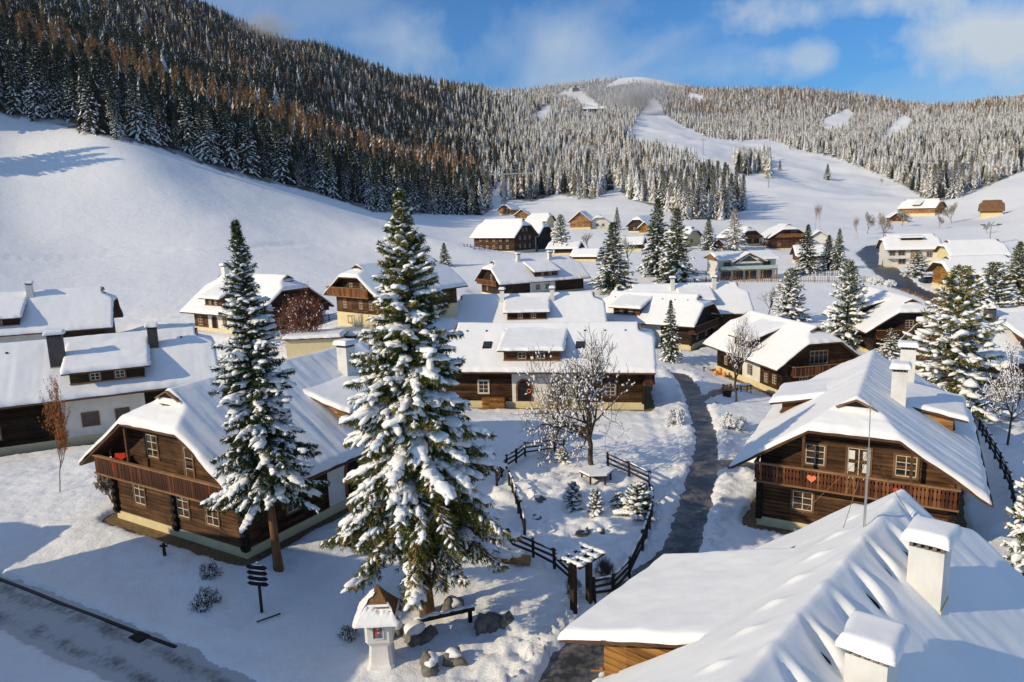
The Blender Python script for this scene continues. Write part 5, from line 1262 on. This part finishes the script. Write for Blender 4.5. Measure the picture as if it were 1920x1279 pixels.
    o.box(-.34, -.28, -.25, .25, .38, .58); o.box(.28, .34, -.25, .25, .38, .58); o = o.build('garden_chair', M['red']); o.location = (x, y, .6+3.36+.35); tag(o, 'red chair on the balcony of the front left log farmhouse', 'chair')
    # antenna mast with guy wires on the near roof
    x, y = uv('R0', 4.55, 14.4); z = 8.7; h = 4.0
    r = thing('antenna_mast', (x, y, z), 'thin steel antenna mast with four guy wires on the nearest roof', 'antenna'); q = MB(); q.tube([(0,0,-.3), (0,0,h*.62)], .035, 8); q.tube([(0,0,h*.6), (-.03,0,h)], .014, 5); q.build('mast', M['steel'], r)
    for dx, dy in ((-1.3,1.2),(1.9,.9),(-.7,-.2),(.3,1.9)):
        q = MB(); q.bar((0,0,h*.6), (dx,dy,.35-.25*abs(dx)), .012); q.build('guy_wire', M['rail'], r)
    # firewood, gourds, planter, table
    loc = uv('C1', -.55, 14.2); r = thing('firewood_stack', (*loc, PLOT['C1'][2]), 'stack of orange split firewood against the log wall left of the arched door', 'firewood', -math.radians(PLOT['C1'][3])); g = random.Random(3)
    for lay in range(8):
        q = MB()
        for i in range(13): q.tube([(-.32, -1.1+i*.17+.08*(lay % 2), .16+lay*.135), (.3, -1.1+i*.17+.08*(lay % 2), .16+lay*.135)], g.uniform(.06, .085), 6)
        q.build('log_row', M['lognew'], r)
    loc = on(1350, 708); r = thing('gourd_display', loc, 'orange gourd decorations by the corner of the white sided farmhouse', 'decoration'); 
    for i, (dx, dz) in enumerate(((-.5, .35), (.45, .25), (0, .7))):
        l = Lumps(); l.add((dx, -dx*.6, dz), (1,0,0), (0,1,0), (0,0,1), .27, .27, .34, 2, .12, 1); l.build('gourd', M['orange'], r)
    loc = on(1363, 748); r = thing('flower_planter', loc, 'barrel planter with orange dried flowers left of the bare round tree', 'planter'); q = MB(); q.tube([(0,0,0),(0,0,.7)], [.42,.5], 12); q.build('barrel', M['fence'], r); l = Lumps(); g = random.Random(5)
    for i in range(26): l.add((g.uniform(-.45,.45), g.uniform(-.45,.45), g.uniform(.7,1.25)), (1,0,0), (0,1,0), (0,0,1), .13, .13, .13, 1, .4, 1)
    l.build('dried_flowers', M['orangeleaf'], r)
    loc = on(1395, 738); r = thing('garden_table', loc, 'small snow covered table beside the white side wall', 'table', .3); q = MB(); q.box(-.8,.8,-.45,.45,.7,.76); q.build('table_top', M['fence'], r)
    for x in (-.65,.65):
        for y in (-.35,.35): q = MB(); q.box(x-.04,x+.04,y-.04,y+.04,-.3,.7); q.build('leg', M['fence'], r)
    s = Lumps(); s.add((0,0,.78), (1,0,0), (0,1,0), (0,0,1), .8, .45, .2, 3, .1, .1); s.build('snow', M['treesnow'], r)
    x, y = uv('C1', -.12, 10.75); q = MB(); n = 14
    q.tube([(0, .17*math.cos(2*PI*i/n), .17*math.sin(2*PI*i/n)) for i in range(n+1)], .05, 7); o = q.build('door_wreath', M['coral']); o.location = (x, y, PLOT['C1'][2]+1.75); o.rotation_euler = (0, 0, -math.radians(PLOT['C1'][3])); tag(o, 'pink red wreath beside the arched door', 'wreath')
    # roof tool by the near log wall
    x, y = uv('R0', -.3, 9.15); r = thing('snow_shovel', (x, y, 4.78), 'wooden handled shovel with black blade on the near roof edge beside the orange log wall', 'shovel', math.radians(-20)); q = MB(); q.tube([(-.9,0,.0),(.15,0,.12)], .03, 8); q.build('handle', M['honey'], r); q = MB(); q.box(.12,.5,-.12,.12,.06,.14); q.build('blade', M['iron'], r)
    # low walls and sheds between the left houses
    loc = on(590, 672); r = thing('plastered_shed', loc, 'low yellow green walled shed with snowy roof between the left spruce and the tall spruce', 'shed', .05)
    q = MB(); q.box(-3.2, 3.0, 0, 4, -1, 2.1); q.build('shed_wall', M['cream'], r); q = MB(); q.box(-3.5, 3.4, -.4, 4.4, 2.1, 2.25); ro = q.build('shed_roof', M['beam'], r)
    snow_grid('snow_cover', -3.5, 3.4, -.4, 4.4, lambda U, V: U*0+2.25, .35, .2, ro)
    x, y = on(655, 655)[:2]; r = thing('garage', (x+2, y+2, gz(x, y)-.6), 'low snow covered garage left of the tall spruce', 'garage', .1)
    q = MB(); q.box(-4, 4, 0, 5, -1, 1.6); q.build('garage_wall', M['logdark'], r); q = MB(); q.box(-4.3, 4.3, -.4, 5.4, 1.6, 1.75); ro = q.build('garage_roof', M['beam'], r); snow_grid('snow_cover', -4.3, 4.3, -.4, 5.4, lambda U, V: U*0+1.75, .4, .2, ro)
    fence([(600,612),(618,606),(640,600)], 'rail fence between the dark gable and the balcony farmhouse', snow=True)
    fence([(610,662),(640,656),(668,650)], 'dark picket fence in front of the cream based farmhouse', pick=.22, rails=2, snow=False)
    fence([(1302,533),(1345,530),(1420,531),(1500,531),(1580,532),(1640,531)], 'long pale picket fence below the modern house', h=1.3, gap=3, pick=.45, rails=1, m='rail', snow=False)
    fence([(1295,516),(1338,518)], 'short rail fence left of the modern house', snow=False, rails=2)
    fence([(1480,520),(1560,519),(1608,520)], 'dark wooden fence behind the slender spruce', h=1.6, pick=.4, rails=1, snow=False)
    fence([(1060,478),(1090,486),(1130,490)], 'dark fence below the sheds in mid village', h=1.2, rails=2, snow=False, gap=3)
    fence([(870,462),(890,470),(935,472)], 'snowy hedge fence in front of the big dark farmhouse', rails=2, gap=2.4)
    fence([(1690,545),(1730,560),(1790,578),(1850,590)], 'brown wall like fence along the lower village road', h=.7, rails=1, gap=2.5, pick=.6, m='honey', snow=False)
    # far village
    W, L, ze, R, Wd = cfg('F1')
    house('F1', 'big dark barn like farmhouse at the foot of the snow field', res=.4, th=.35, plinth=1.2, segs=[(0, 7, 'logdark'), (7, L, 'log')], posts=False, gutter=False, ovS=1.3,
          wins=[('L', s, z, 1.0, 1.0, dict(casing='rail', split=True)) for z in (2., 4.4) for s in (3., 6., 9., 12., 15.)]+[('F', s, z, .9, 1.2, dict(split=True)) for z in (2., 4.8) for s in (3., 5.7, 8.4)]+[('F', s, 7.6, .8, 1.1) for s in (4.7, 6.7)])
    h = chalet(1022, 470, -58, 6, 17, 5.4, 10.5, 'snow roofed hall with tall dark openings between white pillars, behind the big dark farmhouse', segs=[(0, 17, 'dark')], plinth=.5)
    for i in range(6): q = MB(); q.box(-.35, .05, 1+i*3-.35, 1+i*3+.35, 0, 4.7); q.build('pillar', M['chimney'], h)
    q = MB(); q.box(-.3, .0, 0, 17, -1, 1.9); q.build('base_wall', M['stone'], h)
    C = chalet
    C(947, 404, 38, 5, 8, 3.2, 7, 'honey coloured chalet above the village beside the forest edge', gable='honey', wins=[('F', 2.4, 1.2, 1, 1), ('F', 5.4, 1.2, 1, 1)])
    C(978, 413, 10, 4.2, 7, 2.6, 5.6, 'small honey cabin in front of the chalet at the forest edge', gable='honey', hip=(False, False), wins=[('F', 3, 1., 1, 1)])
    C(1032, 427, -60, 5, 10, 3.2, 6.8, 'snow covered house with plastered walls above the hall', gable='cream', wins=[('L', 3, 1.2, 1, 1), ('L', 6, 1.2, 1, 1)])
    C(1088, 430, 20, 5.6, 9, 3.4, 8, 'chalet with broad brown gable in the far row, right of the stocky pine', gable='honey', hip=(False, False), wins=[('F', 3., 1.2, 1, 1), ('F', 6, 1.2, 1, 1), ('F', 4.5, 4.4, 1, 1)])
    C(1124, 430, 5, 5.0, 8, 3., 6.6, 'chalet with grey hipped front and white ground floor in the far row', gable='plaster', wins=[('F', 3., 1.2, 1, 1), ('F', 5.6, 1.2, 1, 1)])
    C(1195, 437, 42, 5.4, 12, 3., 7.2, 'house with long snowy roof and dark gable at the right of the far row', segs=[(0, 12, 'logdark')], wins=[('F', 3., 1.2, 1, 1), ('L', 5, 1.2, 1, 1)])
    C(1208, 440, 12, 3.0, 5, 2.6, 5.2, 'little orange wooden hut in front of the dark gable of the far row', gable='lognew', hip=(False, False), wins=[('F', 2., 1.1, .9, .9)])
    C(1086, 478, -70, 4, 9, 2.4, 4.2, 'low dark shed right of the stocky pine', gable='logdark', hip=(False, False))
    C(1122, 490, -65, 3.6, 7, 1.8, 3.8, 'small shed with snowy roof left of the mid village spruce', gable='log', hip=(False, False))
    C(1205, 470, -70, 4, 7, 2.4, 4.6, 'snowy shed between the mid village spruces', gable='logdark', hip=(False, False))
    C(1300, 462, -40, 5, 9, 3., 6.6, 'plastered house half hidden behind the tall spruce pair', gable='cream', wins=[('F', 3, 1.2, 1, 1)])
    C(1346, 471, 8, 2.4, 4, 2.0, 4.2, 'little red brown shed with steep snowy roof', gable='logred', hip=(False, False), doors=[('F', 1.4, .1, .9, 1.6)])
    C(1405, 462, -25, 5.6, 10, 3.2, 6.8, 'chalet behind the frosted larch with brown gable', gable='log', balcony=dict(z=2.7, u0=0, u1=9, d=.8, mix=[1, 2], wavy=False), wins=[('F', 3, 1.2, 1, 1), ('F', 6, 1.2, 1, 1)])
    C(1478, 470, 4, 7.2, 12, 4.6, 9., 'large red brown chalet with hipped gable and balcony on the hillside', gable='logred', ovF=1.6, balcony=dict(z=4.6, u0=1.5, u1=11, d=1., mix=[2], wavy=False), wins=[('F', 3.5, 5.2, 2.0, 1.4, dict(nx=4)), ('F', 8, 5.2, 2.0, 1.4, dict(nx=4)), ('F', 3, 1.5, 1, 1), ('F', 9, 1.5, 1, 1)])
    C(1535, 470, 20, 5.5, 12, 3.2, 7, 'plastered house behind the slender spruce', gable='plaster', hip=(False, False), wins=[('F', 3, 1.2, 1, 1), ('F', 6, 1.2, 1, 1)])
    C(1550, 492, -80, 4.5, 9, 2.6, 5.4, 'low dark timber house behind the snow plastered spruce', gable='logred', hip=(False, False))
    C(1762, 402, -35, 7, 20, 4., 9, 'hillside farmhouse with long snowy roof and lit orange dormer front', gable='honey', dorm=[('L', 8, 13, -.4, 6.3, .3, dict(m='lognew', nw=2))], segs=[(0, 20, 'honey')], wins=[('L', 3, 1.4, 1, 1), ('L', 16, 1.4, 1, 1), ('F', 5, 1.4, 1, 1)])
    C(1878, 402, -60, 5.5, 9, 2.0, 7.2, 'bare brown roofed barn on the right snow slope', gable='honey', snowm=M['shingle'], wins=[])
    C(1685, 418, 15, 5.0, 9, 3., 6.6, 'hillside cottage with red brown gable among frosted trees', gable='logred', wins=[('F', 3, 1.2, 1, 1), ('F', 6, 1.2, 1, 1)])
    # modern white house with dormer strip
    h = C(1748, 498, -76, 5.4, 12.5, 5.0, 8.8, 'white modern house with dark dormer window band and wooden stair tower by the village road', segs=[(0, 12.5, 'plaster')], dorm=[('L', 3.2, 9.4, 1.2, 8.6, .25, dict(m='dark', nw=0, in_=2.2, hd=.8))], wins=[('L', 8.8, .8, 1.6, 1.6), ('L', 11.3, 3.0, 1.2, 1.2), ('L', 9.0, 3.0, 1.5, 1.2), ('L', 2.2, 2.6, 1.2, 1.2)], balcony=None, plinth=.3)
    q = MB(); q.box(-.35, 0, 4.6, 6.8, 0, 4.3); q.build('stair_tower', M['straw'], h); q = MB(); q.box(-1.4, 0, 7.6, 12.7, 2.3, 2.5); q.box(-1.4, -1.32, 7.6, 12.7, 2.5, 3.1); q.build('balcony', M['plaster'], h)
    C(1868, 500, -82, 5.5, 13, 3.4, 7.2, 'cream house with red brown edged roof behind the orange chalet', gable='cream', wins=[('L', 5, 2, 1, 1), ('L', 10, 2, 1, 1)], balcony=None)
    C(1884, 538, -84, 5.6, 13, 3.6, 7.0, 'bright orange timber chalet with snowy roof beside the village road', segs=[(0, 13, 'lognew')], ovF=1.4, wins=[('L', 5, 1.3, 1.1, 1), ('L', 8, 1.3, 1.1, 1), ('L', 11, 1.3, 1.1, 1)])
    # modern house with glass balcony
    x, y, z = gpt(1400, 526); z = gz(x, y); r = thing('modern_house', (x, y, z), 'modern house with central timber gable and glass balcony above a picket fence', 'house', math.radians(4))
    q = MB(); q.box(-7.4, 7.4, 0, 8, -2, 5.2); q.build('plaster_wall', M['plaster'], r)
    q = MB(); q.add([(-8,-1.4,5.1),(8,-1.4,5.1),(8,4,6.6),(-8,4,6.6),(8,9.2,5.1),(-8,9.2,5.1)], [(0,1,2,3),(3,2,4,5),(0,5,4,1),(1,4,2),(0,3,5)]); ro = q.build('roof', M['honey'], r)
    snow_grid('snow_cover', -8.1, 8.1, -1.5, 9.3, lambda U, V: 6.65-np.abs(V-4)*.28, .35, .35, ro)
    q = MB(); q.prism([(-3.6, 4.2), (3.2, 4.2), (-.2, 6.4)], 'y', -1.6, 3); g = q.build('gable', M['plaster'], r)
    for s in (-1, 1): q = MB(); q.bar((-.2, -1.75, 6.75), (-.2+s*4.2, -1.75, 4.55), .5, .28, up=(0,0,1)); q.build('gable_beam', M['honey'], g)
    for s in (-1, 1):
        q = MB(); q.add([(-.2,-2.2,7.0),(-.2+s*4.5,-2.2,4.75),(-.2+s*4.5,3,4.75),(-.2,3,7.0),(-.2,-2.2,6.8),(-.2+s*4.5,-2.2,4.55),(-.2+s*4.5,3,4.55),(-.2,3,6.8)], [(0,1,2,3),(4,5,6,7),(0,1,5,4),(1,2,6,5),(2,3,7,6),(3,0,4,7)]); q.build('gable_snow', M['roofsnow'], g)
    q = MB(); q.prism([(-2.4, 4.7), (2.0, 4.7), (-.2, 6.1)], 'y', -1.66, -1.55); q.build('gable_window', M['glass'], g)
    for x0, x1, z0, z1 in ((-6, -4.2, 3.0, 4.5), (4.2, 6, 3., 4.5), (-6.6, -4.2, .1, 2.2), (-3.4, -1, .1, 2.2), (-.4, 2.4, .1, 2.2), (3.6, 6.4, .1, 2.2)):
        q = MB(); q.box(x0, x1, -.06, .1, z0, z1); w = q.build('window', M['glass'], r); q = MB()
        for x in (x0, (x0+x1)/2, x1): q.box(x-.05, x+.05, -.1, 0, z0, z1)
        q.build('frame', M['honey'], w)
    q = MB(); q.box(-7.4, 7.2, -1.8, 0, 2.45, 2.65); b = q.build('balcony', M['honey'], r); q = MB(); q.box(-7.4, 7.2, -1.84, -1.80, 2.7, 3.6); q.build('glass_panel', M['balglass'], b)
    for x in (-7.2, -3.6, 0, 3.4, 7): q = MB(); q.box(x-.12, x+.12, -1.75, -1.5, -1, 2.45); q.build('balcony_post', M['honey'], b)
    # cars, lift, crane
    car(1672, 492, .5, 'car', 'dark blue car with snowy roof parked under the modern white house'); car(1690, 500, .45, 'car', 'dark car parked next to the blue car below the white house'); car(1742, 532, .1, 'car', 'dark car parked left of the orange chalet')
    pylon(1855, 462, 422, 'grey ski lift pylon with broad crossarm on the right snow field', .1); pylon(1441, 352, 322, 'ski lift pylon in the lower part of the piste', .2, 2.6); pylon(1318, 290, 262, 'ski lift pylon high on the piste', .2, 3.)
    pylon(1535, 288, 262, 'lift pylon at the forest edge right of the piste', .2, 2.6)
    loc = on(944, 382); h = tree_h(944, 322, loc); r = thing('tower_crane', loc, 'thin pale tower crane before the forest behind the village', 'crane', -.1); q = MB()
    q.box(-.5, .5, -.5, .5, -1, h); q.build('tower', M['steel'], r); q = MB(); q.bar((-9, 0, h-1.5), (20, 0, h-1.5), .7); q.bar((0, 0, h+2.5), (18, 0, h-1), .2); q.bar((0, 0, h+2.5), (-8, 0, h-1), .2); q.build('jib', M['steel'], r)
    loc = on(1080, 172); 
    r = thing('summit_station', loc, 'small dark lift station building on the far snowy summit', 'building'); q = MB(); q.box(-12, 12, 0, 12, -4, 14); q.build('station_wall', M['logdark'], r); q = MB(); q.box(-3, 3, 2, 8, 14, 22); q.build('station_tower', M['logdark'], r)
    loc = on(1112, 212); r = thing('mountain_hut', loc, 'pale roofed mountain hut on the wooded slope below the summit', 'building'); q = MB(); q.box(-22, 22, 0, 12, -3, 7); q.build('hut_wall', M['logdark'], r); q = MB(); q.prism([(-1.5, 7), (13.5, 7), (6, 12)], 'x', -24, 24); q.build('hut_roof', M['snow'], r)
# ------------------------------------------------------------------ light, sky, camera
def build_world():
    w = bpy.data.worlds.new('World'); S.world = w; w.use_nodes = True; nt = w.node_tree; bg = nt.nodes['Background']
    el = math.radians(27); sd = Vector((-.88, -.47, 0)).normalized()
    sky = nd(nt, 'ShaderNodeTexSky', sky_type='NISHITA'); sky.sun_disc = False; sky.sun_elevation = el; sky.sun_rotation = math.atan2(sd.x, sd.y)
    sky.air_density = 1.3; sky.dust_density = .4; sky.ozone_density = 3.0; sky.altitude = 1200
    tc = nd(nt, 'ShaderNodeTexCoord'); sx = nd(nt, 'ShaderNodeSeparateXYZ'); nt.links.new(tc.outputs['Generated'], sx.inputs[0])
    z = mth(nt, 'ADD', mth(nt, 'MAXIMUM', sx.outputs[2], 0), .10)
    cb = nd(nt, 'ShaderNodeCombineXYZ'); nt.links.new(mth(nt, 'DIVIDE', sx.outputs[0], z), cb.inputs[0]); nt.links.new(mth(nt, 'DIVIDE', sx.outputs[1], z), cb.inputs[1])
    mp = nd(nt, 'ShaderNodeMapping'); mp.inputs['Scale'].default_value = (.42, .30, 1); mp.inputs['Location'].default_value = (3.3, 1.7, 0); mp.inputs['Rotation'].default_value = (0, 0, .3); nt.links.new(cb.outputs[0], mp.inputs[0])
    n1 = nd(nt, 'ShaderNodeTexNoise'); n1.inputs['Scale'].default_value = 1.15; n1.inputs['Detail'].default_value = 9; n1.inputs['Roughness'].default_value = .55; n1.inputs['Distortion'].default_value = .6; nt.links.new(mp.outputs[0], n1.inputs['Vector'])
    wisp = ramp(nt, n1.outputs['Fac'], [(.44, (0,0,0)), (.68, (.75,.75,.75))])
    def puff(dirv, rad, soft, amt):
        # a cloud standing in one direction of the sky
        v = nd(nt, 'ShaderNodeVectorMath', operation='SUBTRACT'); nt.links.new(tc.outputs['Generated'], v.inputs[0]); v.inputs[1].default_value = dirv
        s = nd(nt, 'ShaderNodeVectorMath', operation='MULTIPLY'); nt.links.new(v.outputs[0], s.inputs[0]); s.inputs[1].default_value = (1/rad[0], 1/rad[0], 1/rad[1])
        n = nd(nt, 'ShaderNodeTexNoise'); n.inputs['Scale'].default_value = 9; n.inputs['Detail'].default_value = 8; n.inputs['Roughness'].default_value = .58; nt.links.new(tc.outputs['Generated'], n.inputs['Vector'])
        l = nd(nt, 'ShaderNodeVectorMath', operation='LENGTH'); nt.links.new(s.outputs[0], l.inputs[0])
        f = mth(nt, 'SUBTRACT', mth(nt, 'ADD', 1, mth(nt, 'MULTIPLY', mth(nt, 'SUBTRACT', n.outputs['Fac'], .5), 3.6)), l.outputs['Value'])
        m = nd(nt, 'ShaderNodeMapRange'); m.inputs['From Min'].default_value = 0; m.inputs['From Max'].default_value = soft; m.inputs['To Max'].default_value = amt; m.clamp = True; nt.links.new(f, m.inputs['Value']); return m.outputs['Result']
    def dv(px, py): d = ray(px, py); d = d/np.linalg.norm(d); return tuple(d)
    f = wisp
    for p in [puff(dv(1850,70), (.15,.045), .8, 1.), puff(dv(1530,105), (.055,.026), .8, .6), puff(dv(1640,5), (.14,.025), .8, .75), puff(dv(1040,80), (.16,.05), 1.6, .55), puff(dv(1360,130), (.06,.025), 1.4, .45), puff(dv(720,75), (.12,.04), 1.6, .5)]:
        f = mth(nt, 'MAXIMUM', f, p) if False else mth(nt, 'SUBTRACT', 1, mth(nt, 'MULTIPLY', mth(nt, 'SUBTRACT', 1, f), mth(nt, 'SUBTRACT', 1, p)))
    tint = mixc(nt, 1., sky.outputs[0], (.38, .98, 1.62), 'MULTIPLY')
    c = mixc(nt, f, tint, CLOUD)
    nt.links.new(c, bg.inputs[0]); bg.inputs[1].default_value = SKY
    L = bpy.data.lights.new('sun', 'SUN'); L.energy = SUN; L.angle = math.radians(.5); L.color = (1., .83, .56)
    o = bpy.data.objects.new('sun', L); COL.objects.link(o)
    d = Vector((sd.x*math.cos(el), sd.y*math.cos(el), math.sin(el))); o.rotation_euler = d.to_track_quat('Z', 'Y').to_euler(); o.location = (-60, -30, 80)
def mist(px, py, d, size, dens, label):
    x, y, z = at_depth(px, py, d); V, Fc = ico(3); o = link('mist', mesh_np('mist', V, Fc, mist_mat(dens, size)), None); o.location = (x, y, z); o.scale = size; tag(o, kind='stuff', label=label)
def mist_mat(dens, size):
    m, nt, b = mat('mist'); nt.nodes.remove(b); v = nd(nt, 'ShaderNodeVolumePrincipled'); v.inputs['Color'].default_value = (.97, .97, 1, 1)
    tc = nd(nt, 'ShaderNodeTexCoord'); l = nd(nt, 'ShaderNodeVectorMath', operation='LENGTH'); nt.links.new(tc.outputs['Object'], l.inputs[0])
    n = nd(nt, 'ShaderNodeTexNoise'); n.inputs['Scale'].default_value = 1.9; n.inputs['Detail'].default_value = 4; nt.links.new(tc.outputs['Object'], n.inputs['Vector'])
    f = mth(nt, 'SUBTRACT', mth(nt, 'ADD', mth(nt, 'SUBTRACT', 1, l.outputs['Value']), mth(nt, 'MULTIPLY', n.outputs['Fac'], 1.6)), 1.05)
    nt.links.new(mth(nt, 'MULTIPLY', mth(nt, 'MAXIMUM', f, 0), dens), v.inputs['Density']); nt.links.new(v.outputs[0], nt.nodes['Material Output'].inputs['Volume']); return m
def HAZEM():
    m, nt, b = mat('haze'); nt.nodes.remove(b); v = nd(nt, 'ShaderNodeVolumePrincipled'); v.inputs['Density'].default_value = .00004; v.inputs['Color'].default_value = (.95, .96, 1, 1); v.inputs['Anisotropy'].default_value = .2
    nt.links.new(v.outputs[0], nt.nodes['Material Output'].inputs['Volume']); return m
SUN, SKY, CLOUD = 3.95, .073, (8.0, 9.2, 10.4)
def build_camera():
    c = bpy.data.cameras.new('camera'); o = bpy.data.objects.new('camera', c); COL.objects.link(o); S.camera = o
    c.sensor_fit = 'HORIZONTAL'; c.sensor_width = 36; c.lens = 36*F/1920; c.clip_end = 20000; c.clip_start = .5
    Mx = Matrix([[CM[i][j] for j in range(3)] for i in range(3)]).to_4x4(); Mx.translation = (0, 0, H); o.matrix_world = Mx
build_terrain()
strip_mesh('footpath', PATHS['footpath'], .03, M['asphalt'])
strip_mesh('side_path', PATHS['doorpath'], .034, M['asphalt'])
strip_mesh('side_path', PATHS['sidepath'], .034, M['asphalt'])
strip_mesh('road', PATHS['road'], .10, M['icyroad'], 11)
strip_mesh('village_road', PATHS['village_road'], .10, M['road2'], 9, 2.)
for k in STRIP:
    W_, L_ = PLOT[k][4:6]; wd = 2*(W_-1.5); c = [uv(k, -1.5, -1.5), uv(k, wd+1.5, -1.5), uv(k, wd+1.5, L_+1.5), uv(k, -1.5, L_+1.5)]
    o = link('gravel_strip', mesh_np('gravel_strip', [(x, y, PLOT[k][2]+.02) for x, y in c], [[0, 1, 2, 3]], M['strip'])); tag(o, kind='structure')
build_houses()
build_props()
build_trees()
build_forest()
build_world()
mist(1195, 185, 1650, (120, 90, 65), .034, 'snow mist drifting over the upper piste')
mist(1110, 175, 1900, (150, 90, 45), .012, 'thin snow mist below the summit')
mist(490, 60, 880, (50, 45, 36), .05, 'small snow cloud on the left mountain')
mist(1850, 425, 330, (45, 25, 6), .03, 'low mist under the right farmhouse')
hz = MB(); hz.box(-3400, 3400, -80, 4700, -40, 720); hz = hz.build('haze', HAZEM()); tag(hz, kind='stuff', label='thin pale winter haze filling the valley')
build_camera()
S.view_settings.view_transform = 'Standard'; S.view_settings.look = 'None'; S.view_settings.exposure = EXPO; S.view_settings.gamma = 1; S.view_settings.use_curve_mapping = False
S.cycles.max_bounces = 6
